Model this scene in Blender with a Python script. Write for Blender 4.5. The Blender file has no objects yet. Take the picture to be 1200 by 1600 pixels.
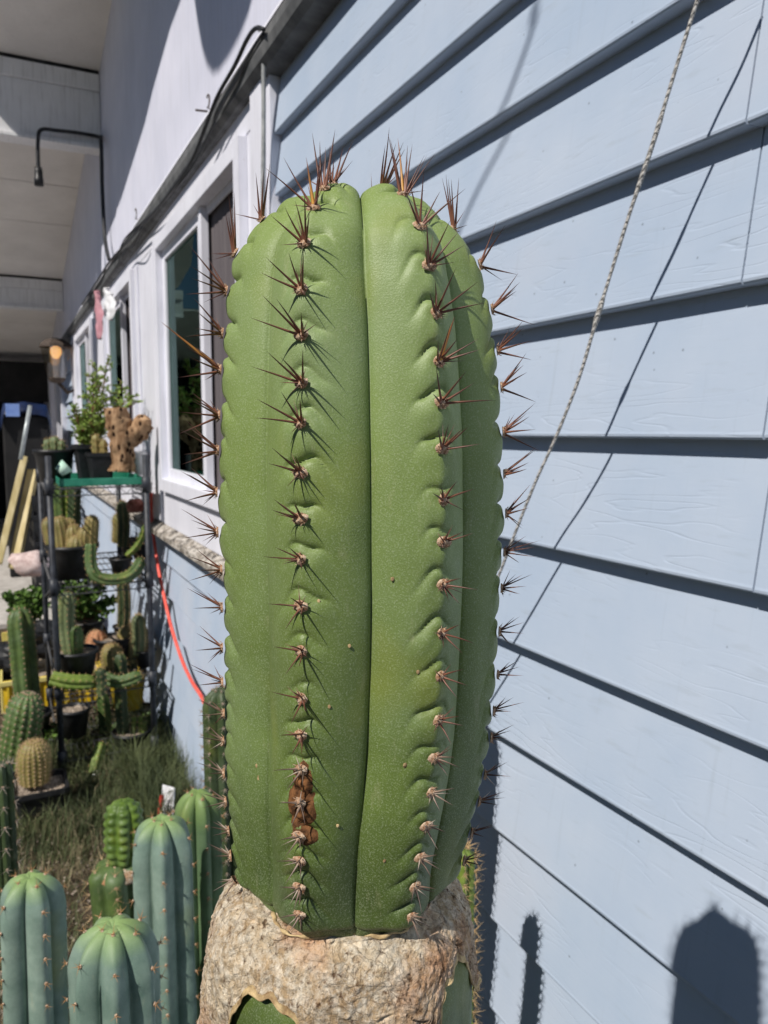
import bpy, math, random
import numpy as np
from mathutils import Vector, Matrix, noise
rnd = random.Random(7)
R_ = math.radians
scene = bpy.context.scene
col = scene.collection

# ---------------------------------------------------------------- camera, sky, sun
CZ = 1.61
YAW, PITCH = R_(26.4), R_(6.08)
cam_d = bpy.data.cameras.new('camera'); cam = bpy.data.objects.new('camera', cam_d); col.objects.link(cam)
cam.location = (0, 0, CZ)
cam.rotation_euler = (R_(90) - PITCH, 0, -YAW)
cam_d.sensor_fit = 'VERTICAL'; cam_d.sensor_height = 36.0; cam_d.sensor_width = 27.0
cam_d.lens = 27.0; cam_d.clip_start = 0.02; cam_d.clip_end = 500
cam_d.dof.use_dof = True; cam_d.dof.focus_distance = 0.32; cam_d.dof.aperture_fstop = 24
scene.camera = cam

SUN = Vector((0.624, 0.294, -0.723)).normalized()          # way the light travels
world = bpy.data.worlds.new('World'); scene.world = world; world.use_nodes = True
wn = world.node_tree; wn.nodes.clear()
sky = wn.nodes.new('ShaderNodeTexSky'); sky.sky_type = 'NISHITA'; sky.sun_disc = False
sky.sun_elevation = math.asin(-SUN.z); sky.sun_rotation = math.atan2(-SUN.x, -SUN.y) % (2 * math.pi)
sky.altitude = 1200; sky.air_density = 1.0; sky.dust_density = 0.1; sky.ozone_density = 3.5
bg = wn.nodes.new('ShaderNodeBackground'); bg.inputs['Strength'].default_value = 0.05
wo = wn.nodes.new('ShaderNodeOutputWorld')
wn.links.new(sky.outputs[0], bg.inputs[0]); wn.links.new(bg.outputs[0], wo.inputs[0])
sun_d = bpy.data.lights.new('sun', 'SUN'); sun_d.energy = 5.0; sun_d.angle = R_(0.53); sun_d.color = (1.0, 0.945, 0.87)
sun = bpy.data.objects.new('sun', sun_d); col.objects.link(sun)
sun.rotation_euler = SUN.to_track_quat('-Z', 'Y').to_euler(); sun.location = (-4, -3, 8)
vs = scene.view_settings
vs.view_transform = 'Standard'; vs.look = 'None'; vs.gamma = 1.0; vs.exposure = -0.02; vs.use_curve_mapping = False
scene.cycles.max_bounces = 8
scene.cycles.transparent_max_bounces = 12

# a pixel of the 1200x1600 photograph and a depth give a point of the place
FW = Vector((math.sin(YAW) * math.cos(PITCH), math.cos(YAW) * math.cos(PITCH), -math.sin(PITCH)))
RT = Vector((math.cos(YAW), -math.sin(YAW), 0)); UP = RT.cross(FW)
CP = Vector((0, 0, CZ))
def ray(px, py): return FW * 1200 + RT * (px - 600) - UP * (py - 800)
def at(px, py, Y): d = ray(px, py); return CP + d * (Y / d.y)
def onx(px, py, X=.74): d = ray(px, py); return CP + d * (X / d.x)
def onz(px, py, Z): d = ray(px, py); return CP + d * ((Z - CZ) / d.z)
def dep(px, py, Z): return CP + ray(px, py) * (Z / 1200)
def proj(P):
    v = Vector(P) - CP; z = v.dot(FW); return 600 + 1200 * v.dot(RT) / z, 800 - 1200 * v.dot(UP) / z, z

# ---------------------------------------------------------------- materials
def s2l(r, g, b):
    f = lambda c: (c / 255) / 12.92 if c <= 10 else (((c / 255) + .055) / 1.055) ** 2.4
    return (f(r), f(g), f(b), 1)
class NT:
    def __init__(s, name):
        s.m = bpy.data.materials.new(name); s.m.use_nodes = True; s.t = s.m.node_tree
        s.b = s.t.nodes['Principled BSDF']; s.out = s.t.nodes['Material Output']
    def n(s, typ, **kw):
        x = s.t.nodes.new(typ)
        for k, v in kw.items():
            if isinstance(v, bpy.types.NodeSocket): s.t.links.new(v, x.inputs[k])
            elif k in x.inputs: x.inputs[k].default_value = v
            else: setattr(x, k, v)
        return x
    def l(s, a, b): s.t.links.new(a, b)
    def coord(s, scale=(1, 1, 1), kind='Object', rot=(0, 0, 0)):
        tc = s.t.nodes.new('ShaderNodeTexCoord'); mp = s.t.nodes.new('ShaderNodeMapping')
        mp.inputs['Scale'].default_value = scale; mp.inputs['Rotation'].default_value = rot
        s.l(tc.outputs[kind], mp.inputs['Vector']); return mp.outputs[0]
    def noise(s, vec, scale, detail=4, rough=.55, dist=0):
        x = s.t.nodes.new('ShaderNodeTexNoise'); s.l(vec, x.inputs['Vector'])
        x.inputs['Scale'].default_value = scale; x.inputs['Detail'].default_value = detail
        x.inputs['Roughness'].default_value = rough; x.inputs['Distortion'].default_value = dist
        return x.outputs['Fac']
    def voro(s, vec, scale, feature='F1'):
        x = s.t.nodes.new('ShaderNodeTexVoronoi'); x.feature = feature; s.l(vec, x.inputs['Vector'])
        x.inputs['Scale'].default_value = scale; return x.outputs['Distance']
    def ramp(s, fac, *stops):
        x = s.t.nodes.new('ShaderNodeValToRGB'); s.l(fac, x.inputs[0]); e = x.color_ramp.elements
        while len(e) < len(stops): e.new(.5)
        for i, (p, c) in enumerate(stops):
            e[i].position = p; e[i].color = c if not isinstance(c, (int, float)) else (c, c, c, 1)
        return x.outputs[0]
    def mix(s, fac, a, b, mode='MIX'):
        x = s.t.nodes.new('ShaderNodeMix'); x.data_type = 'RGBA'; x.blend_type = mode
        for sock, v in ((x.inputs[0], fac), (x.inputs[6], a), (x.inputs[7], b)):
            if isinstance(v, bpy.types.NodeSocket): s.l(v, sock)
            else: sock.default_value = v
        return x.outputs[2]
    def bump(s, h, strength=.3, dist=.002, prev=None):
        x = s.t.nodes.new('ShaderNodeBump'); s.l(h, x.inputs['Height'])
        x.inputs['Strength'].default_value = strength; x.inputs['Distance'].default_value = dist
        if prev: s.l(prev, x.inputs['Normal'])
        return x.outputs[0]
    def fin(s, color=None, rough=None, normal=None, spec=None):
        for k, v in (('Base Color', color), ('Roughness', rough), ('Specular IOR Level', spec)):
            if v is None: continue
            if isinstance(v, bpy.types.NodeSocket): s.l(v, s.b.inputs[k])
            else: s.b.inputs[k].default_value = v
        if normal: s.l(normal, s.b.inputs['Normal'])
        return s.m
def simple(name, c1, c2, scale=20, rough=.6, bump=.2, bdist=.002, detail=5, spec=.4, metal=0, stretch=(1, 1, 1)):
    t = NT(name); v = t.coord(stretch); nz = t.noise(v, scale, detail)
    t.b.inputs['Metallic'].default_value = metal
    return t.fin(t.mix(t.ramp(nz, (.35, 0), (.65, 1)), c1, c2), rough, t.bump(nz, bump, bdist), spec)

def mat_siding():
    t = NT('painted_siding'); v = t.coord()
    v2 = t.coord((1, .14, 1)); v3 = t.coord((1, .45, 1))
    warp = t.noise(v3, 9, 3)
    gn = t.noise(t.coord((1, .10, 1), rot=(R_(3), 0, 0)), 17, 3, .45)
    mu = t.n('ShaderNodeMath', operation='MULTIPLY'); t.l(gn, mu.inputs[0]); mu.inputs[1].default_value = 13
    pp = t.n('ShaderNodeMath', operation='PINGPONG'); t.l(mu.outputs[0], pp.inputs[0]); pp.inputs[1].default_value = .5
    lines = t.ramp(pp.outputs[0], (0, 0), (.09, 1))
    mask = t.ramp(t.noise(v3, 7, 4), (.44, 0), (.7, .75))
    h = t.mix(mask, (1, 1, 1, 1), lines)
    fine = t.noise(t.coord((1, .1, 1)), 160, 4)
    dirt = t.noise(v, 3.2, 6, .6)
    c = t.mix(t.ramp(dirt, (.3, 0), (.75, 1)), s2l(166, 182, 203), s2l(184, 195, 211))
    warmstain = t.ramp(t.noise(v, 1.7, 4), (.55, 0), (.75, .5))
    c = t.mix(warmstain, c, s2l(190, 190, 198))
    spots = t.ramp(t.voro(v, 24), (.028, .6), (.055, 0))
    drip = t.ramp(t.noise(t.coord((1, 22, 1.2)), 3.5, 5, .6), (.60, 0), (.78, .22)); c = t.mix(drip, c, s2l(140, 150, 158))
    c = t.mix(spots, c, s2l(96, 104, 112))
    grime = t.ramp(t.noise(t.coord((1, .5, 3)), 30, 6), (.6, 0), (.8, .35))
    c = t.mix(grime, c, s2l(150, 160, 168))
    c = t.mix(t.ramp(h, (0, .35), (.5, 0)), c, s2l(112, 126, 144))
    n = t.bump(h, .55, .0012); n = t.bump(fine, .18, .0006, n)
    return t.fin(c, .55, n, .35)
def mat_cactus(name, c_lo, c_hi, c_patch, top=None, speck=.25, scale=1.0, rough=.48, ztop=None, zspan=.2):
    t = NT(name); v = t.coord()
    big = t.noise(v, 20 * scale, 6, .62); mid = t.noise(v, 60 * scale, 5, .65); fine = t.noise(v, 1500 * scale, 3, .6)
    c = t.mix(t.ramp(big, (.36, 0), (.64, 1)), c_lo, c_hi)
    c = t.mix(t.ramp(mid, (.42, 0), (.72, .65)), c, c_patch)
    c = t.mix(t.ramp(t.noise(t.coord((1, 1, .4)), 26 * scale, 4, .6), (.5, 0), (.75, .5)), c, tuple(x * .72 for x in c_lo[:3]) + (1,))
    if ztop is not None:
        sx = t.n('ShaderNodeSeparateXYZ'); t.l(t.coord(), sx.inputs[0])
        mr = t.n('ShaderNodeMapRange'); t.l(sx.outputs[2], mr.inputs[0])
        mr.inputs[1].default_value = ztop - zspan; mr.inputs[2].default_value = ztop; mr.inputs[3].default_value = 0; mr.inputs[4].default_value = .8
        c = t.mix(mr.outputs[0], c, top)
    c = t.mix(t.ramp(fine, (.50, 0), (.70, speck)), c, s2l(196, 206, 178))
    wax = t.noise(v, 9 * scale, 4, .6)
    c = t.mix(t.ramp(wax, (.5, 0), (.8, .26)), c, s2l(158, 178, 150))
    yl = t.noise(t.coord((1, 1, .6)), 19 * scale, 3, .5); c = t.mix(t.ramp(yl, (.58, 0), (.72, .4)), c, s2l(138, 142, 56))
    dusty = t.ramp(t.noise(t.coord((1, 1, .3)), 120 * scale, 5, .7), (.60, 0), (.74, .22)); c = t.mix(dusty, c, s2l(176, 172, 140))
    scar = t.ramp(t.voro(v, 55 * scale), (.03, .5), (.055, 0)); sm = t.ramp(t.noise(v, 12 * scale, 2), (.56, 0), (.6, 1))
    c = t.mix(t.mix(1.0, scar, sm, 'MULTIPLY'), c, s2l(176, 150, 104))
    n = t.bump(mid, .10, .0015); n = t.bump(fine, .35, .0005, n)
    rr = t.ramp(mid, (.3, rough - .08), (.7, rough + .1))
    t.b.inputs['Subsurface Weight'].default_value = 0.0
    return t.fin(c, rr, n, .38)
def mat_spine(name, base, tip, gen=True):
    t = NT(name); tc = t.n('ShaderNodeTexCoord'); sx = t.n('ShaderNodeSeparateXYZ'); t.l(tc.outputs['Object'], sx.inputs[0])
    nz = t.noise(tc.outputs['Object'], 6, 3)
    c = t.ramp(sx.outputs[2], (.0, base), (.45, tuple((a * .45 + b * .55) for a, b in zip(base, tip))), (1, tip))
    c = t.mix(t.ramp(nz, (.4, 0), (.8, .35)), c, tuple(min(1, a * 1.8) for a in tip))
    return t.fin(c, .42, None, .45)
def mat_cork():
    t = NT('cork_bark'); v = t.coord((1, 1, .7))
    wv = t.n('ShaderNodeVectorMath', operation='ADD')
    nx = t.n('ShaderNodeTexNoise'); t.l(v, nx.inputs['Vector']); nx.inputs['Scale'].default_value = 38; nx.inputs['Detail'].default_value = 5
    sc = t.n('ShaderNodeVectorMath', operation='SCALE'); t.l(nx.outputs['Color'], sc.inputs[0]); sc.inputs['Scale'].default_value = .018
    t.l(v, wv.inputs[0]); t.l(sc.outputs[0], wv.inputs[1])
    big = t.noise(v, 30, 8, .7); fine = t.noise(v, 240, 6, .75)
    crack = t.voro(wv.outputs[0], 60, 'DISTANCE_TO_EDGE'); crack2 = t.voro(wv.outputs[0], 150, 'DISTANCE_TO_EDGE')
    c = t.mix(t.ramp(big, (.38, 0), (.6, 1)), s2l(184, 158, 124), s2l(226, 208, 178))
    c = t.mix(t.ramp(fine, (.42, 0), (.66, 1)), c, s2l(232, 222, 204))
    c = t.mix(t.ramp(t.noise(v, 22, 4), (.50, 0), (.66, .8)), c, s2l(190, 128, 80))
    c = t.mix(t.ramp(t.noise(v, 310, 3), (.30, .9), (.44, 0)), c, s2l(92, 66, 44))
    c = t.mix(t.ramp(t.noise(t.coord((1, 1, 1.6)), 85, 7, .7, .8), (.30, .6), (.38, .0)), c, s2l(124, 86, 56))
    cm = t.ramp(t.noise(v, 16, 4, .6), (.42, 0), (.6, 1))
    c = t.mix(t.mix(1.0, t.ramp(crack, (0, .75), (.022, 0)), cm, 'MULTIPLY'), c, s2l(84, 54, 36))
    c = t.mix(t.mix(1.0, t.ramp(crack2, (0, .6), (.04, 0)), t.ramp(t.noise(v, 21, 4, .6), (.48, 0), (.6, 1)), 'MULTIPLY'), c, s2l(96, 70, 50))
    flake = t.ramp(t.noise(t.coord((1, 1, 1.6)), 85, 7, .7, .8), (.30, 0), (.42, .35), (.46, .4), (.5, .75), (.62, 1))
    n = t.bump(flake, .9, .0022); n = t.bump(t.ramp(crack, (0, 0), (.05, 1)), .35, .0014, n); n = t.bump(t.ramp(crack2, (0, 0), (.05, 1)), .35, .0009, n)
    n = t.bump(fine, .9, .0016, n)
    return t.fin(c, .88, n, .2)
M = {}
M['siding'] = mat_siding()
M['white'] = None
def mat_white(name, a, b, streak=.35, rough=.5):
    t = NT(name); v = t.coord(); big = t.noise(v, 2.5, 5, .6)
    c = t.mix(t.ramp(big, (.35, 0), (.7, 1)), a, b)
    st = t.noise(t.coord((9, 9, .5)), 6, 5, .65)
    c = t.mix(t.ramp(st, (.52, 0), (.78, streak)), c, s2l(140, 136, 132))
    sp = t.noise(v, 70, 5, .7); c = t.mix(t.ramp(sp, (.62, 0), (.75, .3)), c, s2l(128, 120, 110))
    return t.fin(c, rough, t.bump(sp, .08, .001), .35)
M['white'] = mat_white('white_paint', s2l(218, 219, 230), s2l(232, 233, 243))
M['upper'] = mat_white('upper_wall_paint', s2l(210, 212, 228), s2l(224, 225, 240), .3)
M['ceil'] = mat_white('ceiling_paint', s2l(226, 222, 218), s2l(240, 236, 232), .15, .7)
M['beam'] = mat_white('beam_paint', s2l(222, 222, 224), s2l(238, 238, 240), .5, .7)
M['grey'] = simple('weathered_grey', s2l(70, 72, 74), s2l(112, 113, 114), 14, .7, .3)
def mat_sill():
    t = NT('weathered_sill'); v = t.coord(); nz = t.noise(v, 26, 8, .75); n2 = t.noise(t.coord((1, .4, 1)), 40, 6, .7)
    c = t.mix(t.ramp(nz, (.42, 0), (.55, 1)), s2l(56, 52, 50), s2l(156, 148, 138))
    c = t.mix(t.ramp(n2, (.48, 0), (.58, .85)), c, s2l(196, 190, 182))
    return t.fin(c, .85, t.bump(nz, .5, .002), .2)
M['sill'] = mat_sill()
M['cable'] = simple('black_cable', s2l(30, 31, 34), s2l(48, 50, 54), 40, .55, .1)
M['pipe'] = simple('grey_pipe', s2l(120, 124, 126), s2l(164, 166, 166), 30, .6, .2)
def mat_rope():
    t = NT('twisted_rope'); v = t.coord(); w = t.n('ShaderNodeTexWave', bands_direction='DIAGONAL'); t.l(t.coord((1, 1, 1)), w.inputs['Vector'])
    w.inputs['Scale'].default_value = 150; w.inputs['Distortion'].default_value = 4
    nz = t.noise(v, 300, 4)
    c = t.mix(w.outputs['Fac'], s2l(186, 183, 180), s2l(206, 204, 200)); c = t.mix(t.ramp(nz, (.4, 0), (.7, .5)), c, s2l(104, 100, 96))
    return t.fin(c, .9, t.bump(w.outputs['Fac'], .8, .002), .1)
M['rope'] = mat_rope()
M['black'] = simple('black_plastic', s2l(24, 25, 27), s2l(38, 39, 42), 30, .45, .1)
M['post'] = simple('black_steel_tube', s2l(34, 37, 44), s2l(56, 60, 68), 30, .5, .15)
M['wire'] = simple('dark_wire', s2l(50, 52, 56), s2l(96, 96, 98), 60, .5, .1, metal=.3)
M['yellow'] = simple('yellow_plastic', s2l(214, 180, 24), s2l(232, 204, 70), 8, .5, .15)
M['paleyellow'] = simple('faded_yellow_plastic', s2l(206, 190, 100), s2l(222, 210, 140), 8, .6, .15)
M['greentray'] = simple('green_plastic', s2l(34, 118, 96), s2l(60, 140, 116), 12, .4, .1)
M['mint'] = simple('pale_green_plastic', s2l(170, 212, 192), s2l(196, 226, 210), 12, .5, .1)
M['soil'] = simple('potting_soil', s2l(52, 42, 34), s2l(128, 112, 96), 160, .95, .9, .006, 6, .1)
M['gravelly'] = simple('gravel_soil', s2l(92, 80, 70), s2l(186, 172, 156), 120, .95, .9, .008, 6, .1)
M['plank'] = simple('beige_timber', s2l(176, 160, 112), s2l(206, 192, 150), 12, .75, .3, stretch=(1, 1, .15))
M['dark_and_shade'] = simple('dark_door_and_shade', s2l(20, 20, 22), s2l(34, 33, 34), 5, .8, .2)  # dark door and cabinet colour; on the garage walls it imitates shade
M['blue'] = simple('blue_tarp', s2l(11, 24, 52), s2l(22, 42, 82), 6, .45, .3)
M['bluelight'] = simple('pale_blue_plastic', s2l(110, 140, 206), s2l(140, 166, 222), 6, .5, .1)
M['alu'] = simple('aluminium_tube', s2l(150, 158, 162), s2l(180, 188, 190), 20, .4, .05, metal=.3)
M['hose'] = simple('red_hose', s2l(226, 84, 72), s2l(240, 110, 96), 30, .5, .1)
M['rock'] = simple('pale_pink_stone', s2l(170, 146, 142), s2l(214, 196, 192), 24, .85, .6, .006)
M['terracotta'] = simple('dry_leaf', s2l(150, 92, 62), s2l(196, 140, 104), 30, .85, .3)
M['concrete'] = simple('concrete_slab', s2l(160, 155, 149), s2l(188, 183, 177), 9, .85, .25, .003, 8)
M['ground'] = simple('garden_soil', s2l(44, 38, 30), s2l(96, 84, 68), 26, .98, .9, .02, 8, .1)
M['leaf'] = simple('bright_leaf', s2l(96, 124, 44), s2l(150, 172, 84), 30, .5, .05)
M['leafdark'] = simple('leaf_green', s2l(62, 92, 38), s2l(104, 134, 60), 20, .5, .05)
M['twig'] = simple('brown_twig', s2l(92, 60, 44), s2l(132, 92, 66), 30, .8, .3)
M['grass'] = simple('weed_blades', s2l(50, 62, 36), s2l(92, 100, 62), 5, .7, .05)
M['straw'] = simple('dry_straw', s2l(116, 106, 80), s2l(160, 148, 118), 8, .8, .05)
M['tissue'] = simple('pink_cloth', s2l(176, 122, 134), s2l(198, 150, 160), 20, .8, .2)
M['plastic_white'] = simple('white_plastic', s2l(214, 216, 220), s2l(232, 232, 236), 10, .4, .1)
M['red'] = simple('red_paint', s2l(196, 40, 44), s2l(216, 60, 60), 10, .5, .1)
M['brass'] = simple('amber_bulb', s2l(226, 150, 70), s2l(240, 180, 100), 6, .3, .05)
M['curtain'] = simple('grey_curtain', s2l(86, 80, 84), s2l(104, 98, 100), 8, .8, .1, stretch=(6, 6, .3))
M['greencurtain'] = simple('green_curtain', s2l(30, 130, 108), s2l(70, 170, 146), 10, .8, .2, stretch=(8, 8, .2))
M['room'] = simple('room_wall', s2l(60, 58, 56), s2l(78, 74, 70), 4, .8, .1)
M['iron'] = simple('rusty_iron', s2l(60, 52, 48), s2l(96, 84, 76), 60, .7, .2, metal=.4)
def mat_glass():
    t = NT('tinted_glass'); tr = t.n('ShaderNodeBsdfTransparent'); tr.inputs[0].default_value = (.72, .86, .82, 1)
    gl = t.n('ShaderNodeBsdfGlossy'); gl.inputs['Roughness'].default_value = .01; gl.inputs[0].default_value = (.34, .5, .46, 1)
    fr = t.n('ShaderNodeFresnel'); fr.inputs[0].default_value = 1.52
    mx = t.n('ShaderNodeMixShader'); t.l(fr.outputs[0], mx.inputs[0]); t.l(tr.outputs[0], mx.inputs[1]); t.l(gl.outputs[0], mx.inputs[2])
    t.l(mx.outputs[0], t.out.inputs[0]); return t.m
M['glass'] = mat_glass()
def mat_lampglass():
    t = NT('lantern_glass'); tr = t.n('ShaderNodeBsdfTransparent'); tr.inputs[0].default_value = (.92, .9, .86, 1)
    gl = t.n('ShaderNodeBsdfGlossy'); gl.inputs['Roughness'].default_value = .08
    mx = t.n('ShaderNodeMixShader'); mx.inputs[0].default_value = .25; t.l(tr.outputs[0], mx.inputs[1]); t.l(gl.outputs[0], mx.inputs[2])
    t.l(mx.outputs[0], t.out.inputs[0]); return t.m
M['lampglass'] = mat_lampglass()
M['bulb'] = NT('lit_bulb').fin((1, .6, .25, 1), .4)
_b = M['bulb'].node_tree.nodes['Principled BSDF']; _b.inputs['Emission Color'].default_value = (1, .52, .16, 1); _b.inputs['Emission Strength'].default_value = 1.0
M['cork'] = mat_cork()
M['rim'] = simple('peeled_tan_rim', s2l(130, 104, 72), s2l(206, 182, 136), 150, .85, .8)
M['scar'] = simple('brown_scar', s2l(58, 38, 24), s2l(134, 92, 58), 260, .85, .9, .0015, 6, .15)
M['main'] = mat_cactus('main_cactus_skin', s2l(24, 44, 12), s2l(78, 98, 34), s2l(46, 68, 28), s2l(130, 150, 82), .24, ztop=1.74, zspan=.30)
M['stock'] = mat_cactus('rootstock_skin', s2l(74, 92, 36), s2l(104, 118, 48), s2l(70, 84, 52), speck=.2)
M['bluecactus'] = mat_cactus('blue_cactus_skin', s2l(82, 124, 112), s2l(112, 148, 134), s2l(90, 130, 122), speck=.08, scale=.7, rough=.55)
M['greencactus'] = mat_cactus('green_cactus_skin', s2l(56, 78, 36), s2l(86, 108, 54), s2l(70, 90, 48), speck=.08, scale=.6, rough=.5)
M['darkcactus'] = mat_cactus('dark_cactus_skin', s2l(40, 56, 32), s2l(64, 80, 44), s2l(54, 68, 44), speck=.08, scale=.6)
M['limecactus'] = mat_cactus('lime_cactus_skin', s2l(92, 114, 44), s2l(128, 146, 62), s2l(84, 104, 44), speck=.08, scale=.5)
M['browncactus'] = mat_cactus('golden_cactus_skin', s2l(104, 100, 50), s2l(140, 130, 74), s2l(150, 120, 70), speck=.25, scale=.5)
M['greycactus'] = mat_cactus('grey_green_cactus_skin', s2l(84, 98, 66), s2l(112, 124, 84), s2l(94, 106, 70), speck=.1, scale=.5)
M['youngtip'] = s2l(168, 196, 84)
M['wool'] = simple('areole_wool', s2l(150, 112, 84), s2l(206, 184, 160), 700, .95, 1, .001, 3, .1)
M['sp_fresh'] = mat_spine('fresh_spine', s2l(216, 164, 74), s2l(108, 52, 40))
M['sp_brown'] = mat_spine('brown_spine', s2l(136, 90, 70), s2l(62, 34, 32))
M['sp_old'] = mat_spine('old_grey_spine', s2l(150, 128, 112), s2l(70, 54, 50))
M['sp_gold'] = mat_spine('gold_spine', s2l(236, 206, 140), s2l(204, 150, 84))
M['sp_tan'] = simple('tan_spines', s2l(176, 146, 104), s2l(206, 178, 132), 50, .6, .05)
M['sp_grey'] = simple('grey_spines', s2l(140, 128, 116), s2l(180, 166, 150), 50, .6, .05)
def mat_drift():
    t = NT('driftwood'); v = t.coord((1, 1, .55)); big = t.noise(t.coord((1, 1, .25)), 40, 6)
    c = t.mix(t.ramp(big, (.35, 0), (.65, 1)), s2l(112, 84, 60), s2l(178, 146, 114))
    vo = t.voro(v, 34); c = t.mix(t.ramp(vo, (.2, 1), (.3, 0)), c, s2l(46, 28, 20))
    n = t.bump(t.ramp(vo, (.12, 0), (.32, 1)), .9, .008); n = t.bump(big, .5, .004, n)
    return t.fin(c, .85, n, .2)
M['drift'] = mat_drift()

# ---------------------------------------------------------------- object helpers
def tag(o, label=None, cat=None, group=None, kind=None):
    for k, v in (('label', label), ('category', cat), ('group', group), ('kind', kind)):
        if v: o[k] = v
    return o
def link(name, me, parent=None, mtx=None):
    o = bpy.data.objects.new(name, me); col.objects.link(o)
    if parent is not None: o.parent = parent
    if mtx is not None: o.matrix_basis = mtx
    return o
def empty(name, loc, label, cat, group=None):
    o = bpy.data.objects.new(name, None); col.objects.link(o); o.location = loc; o.empty_display_size = .05
    return tag(o, label, cat, group)
class MB:
    def __init__(s): s.v = []; s.f = []; s.mi = []
    def add(s, vs_, fs, mi=0):
        b = len(s.v); s.v += [tuple(p) for p in vs_]; s.f += [tuple(i + b for i in f) for f in fs]; s.mi += [mi] * len(fs); return s
    def box(s, x0, x1, y0, y1, z0, z1, mi=0, mtx=None):
        vs_ = [Vector(p) for p in ((x0, y0, z0), (x1, y0, z0), (x1, y1, z0), (x0, y1, z0), (x0, y0, z1), (x1, y0, z1), (x1, y1, z1), (x0, y1, z1))]
        if mtx: vs_ = [mtx @ p for p in vs_]
        return s.add(vs_, [(0, 3, 2, 1), (4, 5, 6, 7), (0, 1, 5, 4), (1, 2, 6, 5), (2, 3, 7, 6), (3, 0, 4, 7)], mi)
    def tube(s, pts, r, n=8, mi=0, caps=True):
        pts = [Vector(p) for p in pts]; m = len(pts); rr = r if isinstance(r, (list, tuple)) else [r] * m
        T = [(pts[min(i + 1, m - 1)] - pts[max(i - 1, 0)]).normalized() for i in range(m)]
        a = Vector((0, 0, 1)) if abs(T[0].z) < .9 else Vector((1, 0, 0))
        N = (a - T[0] * a.dot(T[0])).normalized(); vs_ = []
        for i in range(m):
            N = (N - T[i] * N.dot(T[i])).normalized(); B = T[i].cross(N)
            for j in range(n):
                t = 2 * math.pi * j / n; vs_.append(pts[i] + (N * math.cos(t) + B * math.sin(t)) * rr[i])
        fs = [(i * n + j, i * n + (j + 1) % n, (i + 1) * n + (j + 1) % n, (i + 1) * n + j) for i in range(m - 1) for j in range(n)]
        if caps: fs += [tuple(range(n))[::-1], tuple((m - 1) * n + j for j in range(n))]
        return s.add(vs_, fs, mi)
    def lathe(s, prof, c=(0, 0, 0), n=24, mi=0, mtx=None, square=0):
        vs_ = []; c = Vector(c)
        for r, z in prof:
            for j in range(n):
                t = 2 * math.pi * (j + .5) / n; k = r
                if square: k = r / max(abs(math.cos(t)), abs(math.sin(t))) ** square
                p = Vector((k * math.cos(t), k * math.sin(t), z)); vs_.append(c + (mtx @ p if mtx else p))
        m = len(prof)
        fs = [(i * n + j, i * n + (j + 1) % n, (i + 1) * n + (j + 1) % n, (i + 1) * n + j) for i in range(m - 1) for j in range(n)]
        return s.add(vs_, fs, mi)
    def prism(s, prof, y0, y1, mi=0):      # (x,z) outline run along y
        n = len(prof); vs_ = [(x, y0, z) for x, z in prof] + [(x, y1, z) for x, z in prof]
        fs = [(i, (i + 1) % n, n + (i + 1) % n, n + i) for i in range(n)] + [tuple(range(n))[::-1], tuple(range(n, 2 * n))]
        return s.add(vs_, fs, mi)
    def mesh(s, name, mats, smooth=False):
        me = bpy.data.meshes.new(name); me.from_pydata(s.v, [], s.f)
        for m in (mats if isinstance(mats, (list, tuple)) else [mats]): me.materials.append(m)
        if any(s.mi): me.polygons.foreach_set('material_index', s.mi)
        if smooth: me.polygons.foreach_set('use_smooth', [True] * len(me.polygons))
        me.update(); return me
    def build(s, name, mats, parent=None, smooth=False, bevel=0, local=True):
        if parent is not None and local:
            off = parent.matrix_world_loc if hasattr(parent, 'matrix_world_loc') else world_loc(parent)
            s.v = [(p[0] - off[0], p[1] - off[1], p[2] - off[2]) for p in s.v]
        o = link(name, s.mesh(name, mats, smooth), parent)
        if bevel:
            b = o.modifiers.new('bevel', 'BEVEL'); b.width = bevel; b.segments = 2; b.limit_method = 'ANGLE'
        return o
def world_loc(o):
    l = Vector(o.location)
    while o.parent: o = o.parent; l += Vector(o.location)
    return l
def smoothpath(pts, k=6):
    pts = [Vector(p) for p in pts]; out = []
    for i in range(len(pts) - 1):
        p0 = pts[max(i - 1, 0)]; p1 = pts[i]; p2 = pts[i + 1]; p3 = pts[min(i + 2, len(pts) - 1)]
        for j in range(k):
            t = j / k; out.append(.5 * ((2 * p1) + (p2 - p0) * t + (2 * p0 - 5 * p1 + 4 * p2 - p3) * t * t + (3 * p1 - p0 - 3 * p2 + p3) * t ** 3))
    out.append(pts[-1]); return out

# ---------------------------------------------------------------- ground
mb = MB(); N = 60
def gz(x, y): return -.1 + .015 * noise.noise(Vector((x * 1.3, y * 1.3, 0))) + .01 * noise.noise(Vector((x * 6, y * 6, 3)))
xs = np.linspace(-3, 3.0, N); ys = np.linspace(-3, 7.5, N * 2)
mb.add([(x, y, gz(x, y)) for y in ys for x in xs], [(j * N + i, j * N + i + 1, (j + 1) * N + i + 1, (j + 1) * N + i) for j in range(len(ys) - 1) for i in range(N - 1)])
tag(mb.build('garden_soil', M['ground'], smooth=True), kind='structure')
tag(MB().box(-80, 80, -80, 80, -.2, -.13).build('ground', simple('far_ground', s2l(52, 54, 42), s2l(76, 74, 60), 1.5, .95, .3)), kind='structure')
mb = MB()  # visible path plus unseen slabs added to bounce light onto the ceiling
for i in range(7):
    for j in range(4): mb.box(-8.4 + i * 1.3, -7.115 + i * 1.3, 7.3 + j * 2.6, 9.89 + j * 2.6, -.14, -.06)
for i in range(6):
    for j in range(3): mb.box(-8.4 + i * 1.3, -7.115 + i * 1.3, 3.39 + j * 1.3, 4.68 + j * 1.3, -.14, -.06)
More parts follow.
